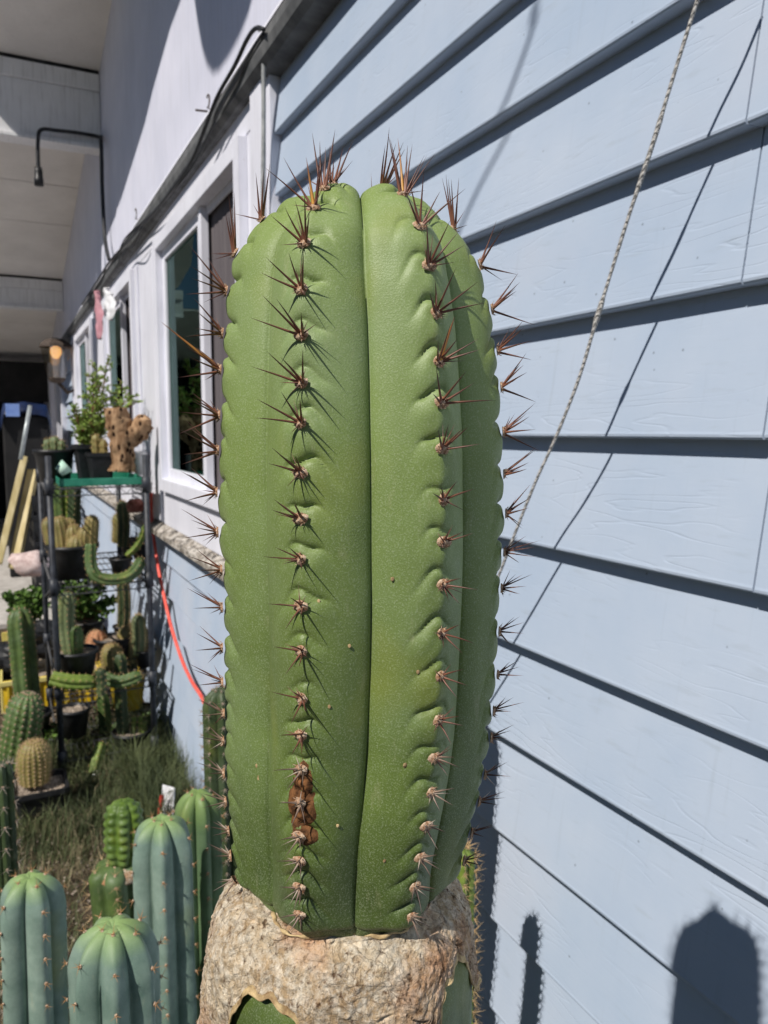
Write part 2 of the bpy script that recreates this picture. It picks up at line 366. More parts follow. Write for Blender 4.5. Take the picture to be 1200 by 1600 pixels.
tag(mb.build('concrete_path_and_bounce', M['concrete'], bevel=.006), kind='structure')

# leafy row out of view, added to darken window reflections and wall shadows
g = random.Random(17)
added_hedge = empty('added_hedge', (-7, 6, -.1), 'unseen leafy row added across the yard to darken glass reflections and wall shadows', 'added_hedge')
lv = MB(); tk = MB()
for i in range(13):
    cx, cy = -7.2 + g.uniform(-.4, .4), -4 + i * 1.8; hgt = g.uniform(3.8, 4.8)
    tk.tube([(cx, cy, -.15), (cx + .05, cy, 1.6), (cx + g.uniform(-.2, .2), cy + .2, hgt * .8)], [.12, .09, .03], 7)
    for _ in range(900):
        v = Vector([g.gauss(0, 1) for _ in range(3)]).normalized() * g.uniform(.55, 1.08); o = Vector((cx + v.x * 1.0, cy + v.y * 1.25, hgt * .5 + v.z * hgt * .5))
        a_ = Vector([g.uniform(-1, 1) for _ in range(3)]).normalized(); b_ = a_.cross(Vector([g.uniform(-1, 1) for _ in range(3)])).normalized(); z_ = g.uniform(.08, .2)
        lv.add([o - a_ * z_, o + b_ * z_ * .5, o + a_ * z_, o - b_ * z_ * .5], [(0, 1, 2, 3)])
lv.build('foliage', simple('hedge_leaves', s2l(38, 64, 30), s2l(66, 92, 46), 3, .6, .05), added_hedge)['kind'] = 'stuff'
tk.build('trunks', M['twig'], added_hedge)['kind'] = 'stuff'

# ---------------------------------------------------------------- house
X0 = .760
house = empty('house', (X0, 2.2, -.1), 'pale blue clapboard house wall with white framed sliding windows', 'house')
def slab(name, m, *a, parent=house, bevel=.002, label=None):
    o = MB().box(*a).build(name, m, parent, bevel=bevel)
    if label: o['label'] = label
    return o
PL = .168
prof = [(-.006, 0), (0, .19), (-.004, .19), (-.0314, .0085), (-.0322, .0055), (-.0318, .0025), (-.0300, .0004), (-.027, 0)]
EDGE = 2.165
def plank(y0, y1, k):
    z = 1.600 + k * PL
    mb = MB(); segs = max(1, int((y1 - y0) / .12)); n = len(prof); vs_ = []; jit = rnd.uniform(-.0008, .0008)
    for s in range(segs + 1):
        y = y0 + (y1 - y0) * s / segs; w = .0007 * noise.noise(Vector((k * 3.1, y * 2.2, 0)))
        e = .0 if 0 < s < segs else 1
        for i, (x, zz) in enumerate(prof): vs_.append((X0 + x + (.0008 if e and x < -.01 else 0) + (w if x < -.01 else 0), y, z + zz + jit + w))
    fs = [(s * n + i, s * n + (i + 1) % n, (s + 1) * n + (i + 1) % n, (s + 1) * n + i) for s in range(segs) for i in range(n)]
    fs += [tuple(range(n))[::-1], tuple(segs * n + i for i in range(n))]
    mb.add(vs_, fs); mb.build('siding_plank', M['siding'], house)
JN = {2: .598, 1: .594, 0: .568 - .01, -1: .56, 3: .59}
for k in range(5, -11, -1):
    top = EDGE if k >= -3 else 11.3
    j = JN.get(k, .1 - .22 * ((k * 7) % 5))
    cuts = [-1.6, j]
    y = j
    if top > 3:
        y = {-4: 3.78, -5: 3.62, -6: 3.42}.get(k, 3.3 + .3 * ((k * 3) % 4)); cuts.append(y)
        while y + 2.6 < top: y += 2.6; cuts.append(y)
    cuts.append(top)
    for a, b in zip(cuts, cuts[1:]): plank(a + .0012, b - .0012, k)
slab('wall_backing', M['black'], X0 + .001, X0 + .03, -1.6, EDGE, -.12, 2.62)
slab('wall_backing', M['black'], X0 + .001, X0 + .03, EDGE, 11.3, -.12, 1.1)
slab('upper_wall', M['upper'], X0 - .015, X0 + .2, -1.6, 16, 2.70, 4.9)
# drip moulding under the upper wall
lp = [(0, 2.595), (-.045, 2.60), (-.062, 2.615), (-.068, 2.64), (-.066, 2.665), (-.055, 2.69), (-.03, 2.705), (-.012, 2.735), (0, 2.735)]
MB().prism([(X0 + x - .0155 if x else X0 + .01, z) for x, z in lp], -1.6, 11.3).build('drip_ledge', M['grey'], house)
MB().prism([(X0 - .0825, 2.672), (X0 - .074, 2.668), (X0 - .05, 2.703), (X0 - .018, 2.739), (X0 - .018, 2.775), (X0 - .03, 2.742), (X0 - .062, 2.712)], -1.6, 11.3).build('ledge_cap', M['white'], house)
slab('corner_trim', M['white'], X0 - .042, X0 - .001, EDGE + .004, EDGE + .042, 1.14, 2.60)
slab('corner_trim', M['white'], X0 - .055, X0 - .001, EDGE + .046, EDGE + .15, 1.14, 2.60, bevel=.003)
slab('rain_pipe_clip', M['pipe'], X0 - .058, X0 - .040, EDGE + .02, EDGE + .04, 1.9, 1.92)
# window wall : white boards round three sliding windows
XP = X0 - .04
WIN = [(2.42, 3.88, 1.33, 2.50), (4.62, 6.02, 1.33, 2.50), (6.85, 8.30, 1.33, 2.52)]
slab('head_board', M['white'], XP, X0 + .1, EDGE + .15, 9.0, 2.515, 2.60)
slab('apron_board', M['white'], XP, X0 + .1, EDGE + .15, 9.0, 1.14, 1.315)
segs = [(EDGE + .152, 2.405), (3.90, 4.60), (6.04, 6.83), (8.32, 9.0)]
for a, b in segs:
    slab('wall_board', M['white'], XP + .002, X0 + .1, a, b, 1.316, 2.514)
    if b - a > .3:
        for q in (.06, .10, b - a - .10, b - a - .06): slab('batten', M['white'], XP - .012, XP + .001, a + q, a + q + .022, 1.15, 2.51, bevel=.003)
for i, (a, b, c, d) in enumerate(WIN):
    w = empty('window', (0, 0, 0), None, None); w.parent = house; w.location = Vector((XP, a, c)) - world_loc(house)
    f = MB(); t = .045
    f.box(XP - .028, XP + .09, a - .012, a + t, c - .015, d + .012).box(XP - .028, XP + .09, b - t, b + .012, c - .015, d + .012)
    f.box(XP - .028, XP + .09, a + t, b - t, c - .015, c + t).box(XP - .028, XP + .09, a + t, b - t, d - t, d + .012)
    f.box(XP + .02, XP + .03, a + t, b - t, d - t - .03, d - t)
    f.box(XP + .055, XP + .06, a + t, b - t, d - t - .03, d - t)
    f.build('frame', M['white'], w, bevel=.003)
    mid = (a + b) / 2 - .08
    for s, (p, q, xx) in enumerate(((mid - .02, b - t, XP + .005),)):
        g = MB(); u = .05
        g.box(xx, xx + .03, p, p + u, c + t, d - t).box(xx, xx + .03, q - u, q, c + t, d - t)
        g.box(xx, xx + .03, p + u, q - u, c + t, c + t + u).box(xx, xx + .03, p + u, q - u, d - t - u, d - t)
        g.build('sash', M['white'], w, bevel=.003)
        MB().box(xx + .012, xx + .017, p + u, q - u, c + t + u, d - t - u).build('pane', M['glass'], w)
    # open half: the second sash slid behind the first, an insect screen of grey cloth behind
    g = MB(); xx = XP + .045
    g.box(XP - .004, XP + .028, mid - .06, mid - .022, c + t, d - t)
    g.build('sash', M['white'], w, bevel=.003)
    cu = MB(); n = 60; ya = a + .02; yb = mid + .02; vs_ = []
    for j in range(n + 1):
        y = ya + (yb - ya) * j / n; x = XP + .040 + .0012 * math.sin(j * 1.15)
        vs_ += [(x, y, c - .1), (x, y, d + .1)]
    cu.add(vs_, [(2 * j, 2 * j + 2, 2 * j + 3, 2 * j + 1) for j in range(n)])
    cu.build('curtain', M['curtain'], w, smooth=True)
    cu = MB(); ya = mid + .03; yb = b - .047; vs_ = []
    for j in range(n + 1):
        y = ya + (yb - ya) * j / n; x = XP + .034 + .006 * math.sin(j * .8) + .003 * math.sin(j * 1.9)
        vs_ += [(x, y, c - .1), (x, y, d + .1)]
    cu.add(vs_, [(2 * j, 2 * j + 2, 2 * j + 3, 2 * j + 1) for j in range(n) if j % 20 not in (8, 9)])
    cu.build('curtain', M['greencurtain'], w, smooth=True)
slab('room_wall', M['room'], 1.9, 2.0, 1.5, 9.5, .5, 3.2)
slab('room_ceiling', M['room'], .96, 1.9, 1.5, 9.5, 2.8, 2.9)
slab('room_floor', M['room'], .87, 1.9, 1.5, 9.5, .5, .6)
# weathered sill
MB().prism([(X0 + .05, 1.08), (XP - .036, 1.076), (XP - .046, 1.083), (XP - .046, 1.108), (XP - .040, 1.114), (XP, 1.139), (X0 + .05, 1.139)], EDGE - .02, 9.1).build('window_sill', M['sill'], house, bevel=.002)
# far stretch: siding above the sill, white posts and a dark door
for k in range(5, -4, -1):
    plank(9.02, 10.35, k)
slab('wall_backing', M['black'], X0 + .001, X0 + .03, 9.0, 10.4, 1.1, 2.62)
slab('corner_trim', M['white'], X0 - .07, X0 + .05, 10.36, 10.55, -.1, 2.60)
slab('door_post', M['white'], X0 - .06, X0 + .05, 11.5, 11.75, -.1, 2.60)
slab('door', M['dark_and_shade'], X0 + .0, X0 + .05, 10.56, 11.5, -.1, 2.55)
slab('door_post', M['white'], X0 - .08, X0 + .05, 12.5, 12.9, -.1, 2.60)
slab('side_wall', M['upper'], X0, X0 + .06, 11.75, 16, -.1, 2.70)

# ---------------------------------------------------------------- carport roof, sloping down away from the camera
def rz(y): return 4.27 - .182 * (y - 5.3)
def edge(ys_, zs_):                       # the roof point whose shadow falls on the wall at (ys_, zs_)
    k = .294 / .624; m = .723 / .624; s = 0
    for _ in range(30): s = (rz(ys_ - k * s) - zs_) / m
    return (X0 - .015 - s, ys_ - k * s)
roof = empty('carport_roof', (.3, 6, 3.6), 'sloping white boarded carport ceiling with deep cross beams at upper left', 'roof')
shp = [(2.30, 3.6), (2.34, 3.25), (2.378, 2.90), (2.45, 2.862), (2.55, 2.842), (2.68, 2.835), (2.80, 2.842), (2.886, 2.866), (2.97, 2.93), (3.04, 3.02), (3.10, 3.14), (3.15, 3.26), (3.175, 3.36), (3.25, 3.35), (3.6, 3.33), (4.055, 3.24), (4.29, 3.17), (5.2, 3.03), (6.0, 2.98), (6.5, 2.97), (6.75, 2.77), (6.9, 2.74), (7.4, 2.68)]  # wall shadow outline; the unseen roof edge is shaped to throw it
ed = [edge(*p) for p in shp]
el = ed[-1]
ed += [(el[0], 8.0), (-.62, 9.3), (-.62, 10.9), (-5, 10.95), (-5, 17)]  # roof widened out of view to keep the garage dark
poly = ed + [(.9, 17), (.9, ed[0][1])]
n = len(poly)
def cut(pl, y0, y1):                      # clip polygon to y0..y1
    for sgn, lim in ((1, y0), (-1, y1)):
        out = []
        for a, b in zip(pl, pl[1:] + pl[:1]):
            ia = sgn * (a[1] - lim) >= 0; ib = sgn * (b[1] - lim) >= 0
            if ia: out.append(a)
            if ia != ib:
                t = (lim - a[1]) / (b[1] - a[1]); out.append((a[0] + (b[0] - a[0]) * t, lim))
        pl = out
    return pl
def roofpiece(y0, y1, name, m, z0, z1):
    pl = cut(poly, y0, y1)
    if len(pl) < 3: return
    mb = MB(); k = len(pl)
    vs_ = [(x, y, rz(y) + z0) for x, y in pl] + [(x, y, rz(y) + z1) for x, y in pl]
    mb.add(vs_, [tuple(range(k)), tuple(range(k, 2 * k))[::-1]] + [(i, (i + 1) % k, k + (i + 1) % k, k + i) for i in range(k)])
    mb.build(name, m, roof)
roofpiece(ed[0][1] - 2, 17, 'roof_sheet', M['grey'], .021, .03)
y = 4.9
bounds = [4.9, 6.04]
y = 6.16
while y < 16.9:
    yn = y + .82 if not (9.3 < y + .82 < 10.3) else 10.1
    if yn > 17: yn = 17
    bounds.append(yn) if False else None
    roofpiece(y + .006, yn - .006, 'ceiling_panel', M['ceil'], 0, .02)
    y = yn if abs(yn - 10.1) > .01 else 10.22
roofpiece(4.9, 6.03, 'ceiling_panel', M['ceil'], 0, .02)
for (y0, y1, zb) in ((6.04, 6.15, 3.60), (10.1, 10.215, 3.03), (14.0, 14.1, 2.42)):
    zt = rz(y1) - .002
    xl = -.75 if y0 < 10 else -.68
    b = MB().box(xl, X0 - .018, y0, y1, zb + .03, zt - .12).build('beam', M['beam'], roof, bevel=.004)
    MB().box(xl, X0 - .018, y0 - .02, y1, zt - .119, zt - .004).build('beam_moulding', M['beam'], roof, bevel=.004)
    MB().box(xl, X0 - .018, y0 - .025, y1 + .02, zb, zb + .029).build('beam_moulding', M['beam'], roof, bevel=.004)
# dark garage beyond; near-black walls stand in for its deep shade
gar = empty('garage', (0, 15.5, -.1), 'unlit dark garage opening under the far end of the carport', 'garage')
MB().box(-5, .8, 16.2, 16.4, -.12, 2.45).build('wall', M['dark_and_shade'], gar)
MB().box(-5, -4.8, 10.5, 16.4, -.12, 3.3).build('wall', M['dark_and_shade'], gar)
MB().box(-5, .7, 13.2, 13.3, 2.05, 2.66).build('lintel', M['dark_and_shade'], gar)

# ---------------------------------------------------------------- spines
def spine_mesh(name, m, bend, n=6, segs=5):
    mb = MB(); pts = []; rr = []
    for i in range(segs + 1):
        t = i / segs; pts.append((bend * t * t, 0, t)); rr.append(max(.04, (1 - t) ** .8) if i else 1.0)
    # radius channel is x/y scaled, so build with unit radius about the bend
    vs_ = []
    for p, r in zip(pts, rr):
        for j in range(n):
            a = 2 * math.pi * j / n; vs_.append((p[0] + r * math.cos(a), p[1] + r * math.sin(a), p[2]))
    fs = [(i * n + j, i * n + (j + 1) % n, (i + 1) * n + (j + 1) % n, (i + 1) * n + j) for i in range(segs) for j in range(n)]
    fs.append(tuple(segs * n + j for j in range(n)))
    return mb.add(vs_, fs).mesh(name, m, True)
SP = {k: [spine_mesh('spine', M['sp_' + k], b) for b in (-1.6, 0, 1.3)] for k in ('fresh', 'brown', 'old', 'gold')}
def basis(o, zdir, sx, sz, roll=0):
    z = zdir.normalized(); a = Vector((0, 0, 1)) if abs(z.z) < .9 else Vector((1, 0, 0))
    x = a.cross(z).normalized(); y = z.cross(x)
    c, s = math.cos(roll), math.sin(roll); x, y = x * c + y * s, y * c - x * s
    m = Matrix(((x.x * sx, y.x * sx, z.x * sz, o.x), (x.y * sx, y.y * sx, z.y * sz, o.y), (x.z * sx, y.z * sx, z.z * sz, o.z), (0, 0, 0, 1)))
    return m
def cone(mb, o, d, L, r, n=4, mi=0):
    m = basis(o, d, r, L)
    vs_ = [m @ Vector((math.cos(2 * math.pi * j / n), math.sin(2 * math.pi * j / n), 0)) for j in range(n)] + [m @ Vector((0, 0, 1))]
    mb.add(vs_, [(j, (j + 1) % n, n) for j in range(n)], mi)
def pad(mb, o, nrm, up, rx, ry, rh, seed=0, mi=0, n=12):
    z = nrm.normalized(); y = (up - z * up.dot(z)).normalized(); x = y.cross(z); vs_ = []
    for i, (a, h) in enumerate(((1.1, -.25), (1.0, .2), (.72, .72), (.35, .95))):
        for j in range(n):
            t = 2 * math.pi * j / n; w = 1 + .28 * noise.noise(Vector((seed * 3.7 + math.cos(t) * 1.5, math.sin(t) * 1.5, i * .9)))
            vs_.append(o + x * (rx * a * w * math.cos(t)) + y * (ry * a * w * math.sin(t)) + z * (rh * h * w))
    vs_.append(o + z * rh)
    fs = [(i * n + j, i * n + (j + 1) % n, (i + 1) * n + (j + 1) % n, (i + 1) * n + j) for i in range(3) for j in range(n)]
    fs += [(3 * n + j, 3 * n + (j + 1) % n, 4 * n) for j in range(n)]
    mb.add(vs_, fs, mi)
def fan(nrm, up, n, upbias, spread, rg):
    z = nrm.normalized(); y = (up - z * up.dot(z)).normalized(); x = y.cross(z); out = []
    for i in range(n):
        a = R_(-90 + (i + .5) * 180 / n + rg.uniform(-14, 14)); a = a + math.pi / 2 * 1.0
        # a: angle round the areole; 0 = sideways, 90 = up
        q = 2 * math.pi * (i + rg.uniform(-.25, .25)) / n + .5
        d = z * rg.uniform(.75, 1.1) + (x * math.cos(q) + y * math.sin(q)) * spread + y * upbias
        out.append(d.normalized())
    return out

# ---------------------------------------------------------------- ribbed stems
class Stem:
    """ribbed body round a centre line; prof = [(s along line, ridge radius)]"""
    keel = .02
    def __init__(s, pts, prof, angs, c, front):
        s.pts = [Vector(p) for p in pts]; s.cum = [0]
        for a, b in zip(s.pts, s.pts[1:]): s.cum.append(s.cum[-1] + (b - a).length)
        s.T = []; s.N = []; nrm = Vector(front)
        for i in range(len(s.pts)):
            t = (s.pts[min(i + 1, len(s.pts) - 1)] - s.pts[max(i - 1, 0)]).normalized()
            nrm = (nrm - t * nrm.dot(t)).normalized(); s.T.append(t); s.N.append(nrm.copy())
        s.prof = prof; s.u = [0]
        for a, b in zip(prof, prof[1:]): s.u.append(s.u[-1] + math.hypot(b[0] - a[0], b[1] - a[1]))
        s.U = s.u[-1]; s.angs = [R_(a) for a in angs]; s.n = len(angs); s.c = c
        al = math.pi / s.n; s.c = min(c, .97 / (1 + math.sin(al)))
    def P(s, u):
        u = min(max(u, 0), s.U)
        for i in range(len(s.u) - 1):
            if u <= s.u[i + 1] + 1e-9:
                d = s.u[i + 1] - s.u[i]; t = 0 if d < 1e-12 else (u - s.u[i]) / d
                a, b = s.prof[i], s.prof[i + 1]; return a[0] + (b[0] - a[0]) * t, a[1] + (b[1] - a[1]) * t, (b[0] - a[0], b[1] - a[1])
    def frame(s, q):
        n = len(s.cum)
        if q <= 0: return s.pts[0] + s.T[0] * q, s.T[0], s.N[0]
        if q >= s.cum[-1]: return s.pts[-1] + s.T[-1] * (q - s.cum[-1]), s.T[-1], s.N[-1]
        lo = 0
        while s.cum[lo + 1] < q: lo += 1
        t = (q - s.cum[lo]) / (s.cum[lo + 1] - s.cum[lo])
        return s.pts[lo].lerp(s.pts[lo + 1], t), s.T[lo].lerp(s.T[lo + 1], t).normalized(), s.N[lo].lerp(s.N[lo + 1], t).normalized()
    def pt(s, u, ang, k=1.0, off=0.0):
        q, r, (ds, dr) = s.P(u); L = math.hypot(ds, dr) or 1
        c, T, N = s.frame(q); B = T.cross(N); rad = N * math.cos(ang) + B * math.sin(ang)
        nrm = (rad * (ds / L) - T * (dr / L))
        return c + rad * (r * k) + nrm * off, nrm, T
    def lobe(s, f):        # f in -1..1 from valley to valley
        al = math.pi / s.n * abs(f); c = s.c; v = (1 - c) ** 2 - (c * math.sin(al)) ** 2
        r = c * math.cos(al) + math.sqrt(max(v, 0)); return r * (1 + s.keel * (1 - abs(f)) ** 2) / (1 + s.keel)
    def body(s, mb, nu, seg, disp=None, mi=0):
        us = [s.U * i / nu for i in range(nu + 1)]; cols = []
        for k in range(s.n):
            a = s.angs[k]; hp = ((s.angs[(k + 1) % s.n] - a) % (2 * math.pi)) / 2; hm = ((a - s.angs[k - 1]) % (2 * math.pi)) / 2
            for j in range(seg):
                f = -1 + 2 * j / seg; f = math.copysign(abs(f) ** .9, f)
                cols.append((k, f, a + (hp * f if f > 0 else hm * f)))
        m = len(cols); lb = [s.lobe(c[1]) for c in cols]; vs_ = []
        for u in us:
            q, r, (ds, dr) = s.P(u); L = math.hypot(ds, dr) or 1; c, T, N = s.frame(q); B = T.cross(N)
            for (k, f, ang), b in zip(cols, lb):
                rad = N * math.cos(ang) + B * math.sin(ang); p = c + rad * (r * b)
                if disp:
                    o = disp(k, f, u, r)
                    if o: p = p + (rad * (ds / L) - T * (dr / L)) * o
                vs_.append(p)
        fs = [(i * m + j, i * m + (j + 1) % m, (i + 1) * m + (j + 1) % m, (i + 1) * m + j) for i in range(nu) for j in range(m)]
        fs += [tuple(range(m))[::-1]]
        if s.prof[-1][1] > 1e-4: fs.append(tuple(nu * m + j for j in range(m)))
        mb.add(vs_, fs, mi); return mb
def tip_prof(L, r, base=None, dimple=True, tip=1.3, r0=None):
    """column of length L and radius r with a domed, dimpled tip"""
    h = r * tip; out = [(0, r0 or r * .92), (L * .25, r), (L - h, r)]
    for i in range(1, 9):
        a = i / 8 * math.pi / 2; out.append((L - h + h * math.sin(a), r * math.cos(a) ** .75 if i < 8 else r * .16))
    if dimple: out.append((L - r * .12, r * .03))
    else: out.append((L, 0.0001))
    return out
def cactus_part(parent, pts, r, ribs, mat, name='stem', c=.62, cham=0, front=None, length=None, tip=1.3, spacing=.02, spines='join', sp_len=.012, sp_n=5, sp_mat='sp_tan',
                nu=60, seg=6, r0=None, vis=None, phase=0, bump=.0, sp_r=.0006, upb=.3, wool=True, sclust=None, keel=.02):
    st_len = sum((Vector(b) - Vector(a)).length for a, b in zip(pts, pts[1:]))
    fr = front or (CP - Vector(pts[0])).normalized()
    angs = [phase + 360 * i / ribs for i in range(ribs)]
    S = Stem(pts, tip_prof(st_len, r, tip=tip, r0=r0), angs, c, fr); S.keel = keel
    mb = MB(); off = world_loc(parent)
    rg = random.Random(hash((round(pts[0][0], 4), round(pts[0][1], 4))) & 0xffff)
    ph = [rg.uniform(0, spacing) for _ in range(ribs)]
    def disp(k, f, u, rr):
        o = -.035 * rr * math.exp(-(1 - abs(f)) / .10) * min(1, rr / r * 2) + .02 * rr * noise.noise(Vector((u * 14 + k * 7, f * .8, k)))
        if bump: o += bump * (math.cos(2 * math.pi * (S.U - u - ph[k]) / spacing)) * (1 - abs(f)) ** .7 * min(1, rr / r * 1.4)
        return o
    S.body(mb, nu, seg, disp)
    ob = mb.build(name, mat, parent, smooth=True)
    if spines:
        joined = MB(); vs0 = vis or 0
        for k in range(ribs):
            u = S.U - ph[k] * .5 - r * .25
            while u > (S.U - vs0 if vs0 else 0) and u > 0:
                p, nrm, T = S.pt(u, S.angs[k], 1.02)
                if nrm.dot((CP - p).normalized()) > -.35:
                    u0 = S.U - u
                    if spines == 'join':
                        if wool: pad(joined, p, nrm, T, r * .05, r * .05, r * .03, k, 1, 6)
                        for d in fan(nrm, T, sp_n, upb, .8, rg): cone(joined, p, d, sp_len * rg.uniform(.6, 1.1), sp_r, 3, 0)
                    else:
                        me = rg.choice(sclust); z = nrm.normalized(); y = (T - z * T.dot(z)).normalized(); x = y.cross(z)
                        mm = Matrix.Translation(p - world_loc(parent)) @ Matrix((x, y, z)).transposed().to_4x4() @ Matrix.Scale(rg.uniform(.85, 1.2), 4)
                        link('areole', me, parent, mm)
                u -= spacing * rg.uniform(.94, 1.06)
        if joined.v:
            o = joined.build('spines', [M[sp_mat], M['wool']], ob if name == 'stem' else parent); o['kind'] = 'stuff'
    return ob, S

# ---------------------------------------------------------------- the big cactus in front
AX = dep(563, 700, .34); HD = math.hypot(AX.x, AX.y)
rows = [(345, 412, 702), (395, 380, 735), (455, 362, 755), (520, 355, 768), (600, 351, 776), (700, 348, 782), (800, 347, 784), (900, 351, 781), (1000, 354, 776), (1100, 353, 770), (1200, 352, 757), (1300, 361, 733), (1350, 368, 722), (1400, 384, 702)]
ctr = []; prf = []
for py, l, r in rows:
    m = (l + r) / 2; d = ray(m, py); P = CP + d * (HD / math.hypot(d.x, d.y)); Z = proj(P)[2]
    lat = (P - AX).dot(RT); ctr.append((AX.x + RT.x * lat, AX.y + RT.y * lat, P.z)); prf.append([P.z, 1.008 * (1.0 if py < 1000 else 1.0 - .03 * min(1, (py - 1000) / 250)) * Z * math.sin(math.atan((r - l) / 2 / 1200))])
ZB = 1.3985; ZT = ctr[0][2] + .0085
rows_base = [c for c in ctr]; ctr = [c for c in ctr if c[2] > ZB + .008]; prf = prf[:len(ctr)]
cl = [(ctr[-1][0], ctr[-1][1], ZB)] + ctr[::-1][:-1] + [(ctr[1][0], ctr[1][1], ZT)]
pts = [Vector(p) for p in cl]; cum = [0]
for a, b in zip(pts, pts[1:]): cum.append(cum[-1] + (b - a).length)
kk = cum[-1] / (ZT - ZB)
P2 = [(0, .0410), (.0025, .0458), (.007, .0485)]
body = [((z - ZB) * kk, r) for z, r in prf[::-1]]
P2 += body[:-1]
zt = (ZT - ZB) * kk
P2 += [(zt - .0042, .0325), (zt - .0008, .0265), (zt, .021), (zt - .0015, .015), (zt - .006, .008), (zt - .013, .003), (zt - .016, .0008)]
# smooth the outline
pv = [Vector((a, b, 0)) for a, b in P2]; sm = smoothpath(pv, 5); P2 = [(p.x, max(p.y, .0008)) for p in sm]
MA = [-79, -21.5, 29.5, 82, 150, 215]
toCam = Vector((-AX.x, -AX.y, 0)).normalized()
big = empty('grafted_cactus', (AX.x, AX.y, -.1), 'large green six ribbed columnar cactus grafted on a corky stump, filling the foreground', 'cactus')
S = Stem(pts, P2, MA, .50, toCam)
S.keel = .07
RIBPX = {1: [262, 287, 326, 380, 452, 523, 597, 660, 738, 810, 873, 945, 1015, 1090, 1147, 1203, 1255, 1307, 1345, 1387, 1428],
         2: [272, 305, 352, 415, 490, 565, 630, 700, 780, 846, 913, 989, 1056, 1125, 1183, 1238, 1290, 1340, 1386, 1430],
         0: [345, 396, 455, 520, 578, 648, 704, 768, 832, 890, 950, 1012, 1066, 1115, 1158, 1208, 1252, 1298, 1335, 1372],
         3: [302, 356, 414, 484, 548, 606, 675, 740, 802, 862, 920, 986, 1054, 1110, 1152, 1210, 1252, 1300, 1345]}
ARE = {}
NU = 900
for k, pys in RIBPX.items():
    tab = []
    for i in range(NU + 1):
        u = S.U * i / NU; p, n_, T_ = S.pt(u, S.angs[k]); tab.append((proj(p)[1], u))
    imin = min(range(len(tab)), key=lambda i: tab[i][0]); us = []
    for py in pys:
        if py < tab[imin][0] + 1: us.append(tab[imin][1] + .0035 if not us else us[-1] - .01); continue
        best = min(tab[:imin + 1], key=lambda t: abs(t[0] - py)); us.append(best[1])
    ARE[k] = us
ARE[4] = [u + .006 for u in ARE[2]]; ARE[5] = [u - .004 for u in ARE[1]]
AS = {k: sorted(v) for k, v in ARE.items()}
import bisect
rgb_ = random.Random(11); NOT = {}
for k in AS: NOT[k] = [(rgb_.uniform(.6, 1.25), rgb_.uniform(-.3, .3), rgb_.uniform(.8, 1.3)) for _ in AS[k]]
def disp_main(k, f, u, r):
    a = f * r * .52
    ls = AS[k]; o = .0006 * noise.noise(Vector((u * 30, f * 2, k * 5))) + .0011 * noise.noise(Vector((u * 11, f * 1.2, k * 9)))
    dv_ = (1 - abs(f)) * r * .5
    o -= min(1, r / .02) * min(1, .25 + u / .03) * (.0015 * math.exp(-dv_ / .0009) + .0002 * math.exp(-dv_ / .006))
    lf = S.lobe(f); o += math.exp(-(u / .016) ** 1.5) * max(0, .93 - lf) * r * .85
    if u > S.U * .8 and r < .05: o -= .0034 * min(1, (.05 - r) / .02) * abs(f) ** 2.5 * min(1, r / .012)
    if r < .006: return o * r / .006
    i = bisect.bisect_left(ls, u - .004)
    for j in (i - 1, i, i + 1):
        if 0 <= j < len(ls):
            am, sk, wd = NOT[k][j]
            aa = a - sk * .002
            v = u - ls[j] - (.0050 - 42 * aa * aa * (1.0 if aa > 0 else 1.3) + .0012 * math.sin(aa * 420 + j))     # crease arches over the areole
            w = math.exp(-(abs(aa) / ((.0092 if k == 1 else .0078) * wd)) ** 2.6) * min(1, r / .03)
            if abs(v) < .02:
                if v < 0: cr = -.0027 * math.exp(v / .0010) + .0009 * math.exp(-((v + .005) / .004) ** 2)
                else: cr = -.0027 * math.exp(-v / .0016)
                o += cr * w * am
            # the wool sits in a small saddle
            dv = u - ls[j]; o += .0005 * math.exp(-((dv + .006) / .006) ** 2 - (a / .011) ** 2) * min(1, r / .03) * am; o -= .0011 * math.exp(-(dv / .003) ** 2 - (a / .004) ** 2)
    return o
mb = MB(); S.body(mb, 620, 52, disp_main)
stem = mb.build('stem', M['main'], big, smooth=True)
def skin(k, u): return S.pt(u, S.angs[k], 1.02, disp_main(k, 0, u, S.P(u)[1]))
rg = random.Random(5); nsp = 0
M['sp_red'] = simple('red_brown_spines', s2l(120, 82, 68), s2l(72, 44, 40), 300, .5, .05)
back = MB(); bo = world_loc(big)
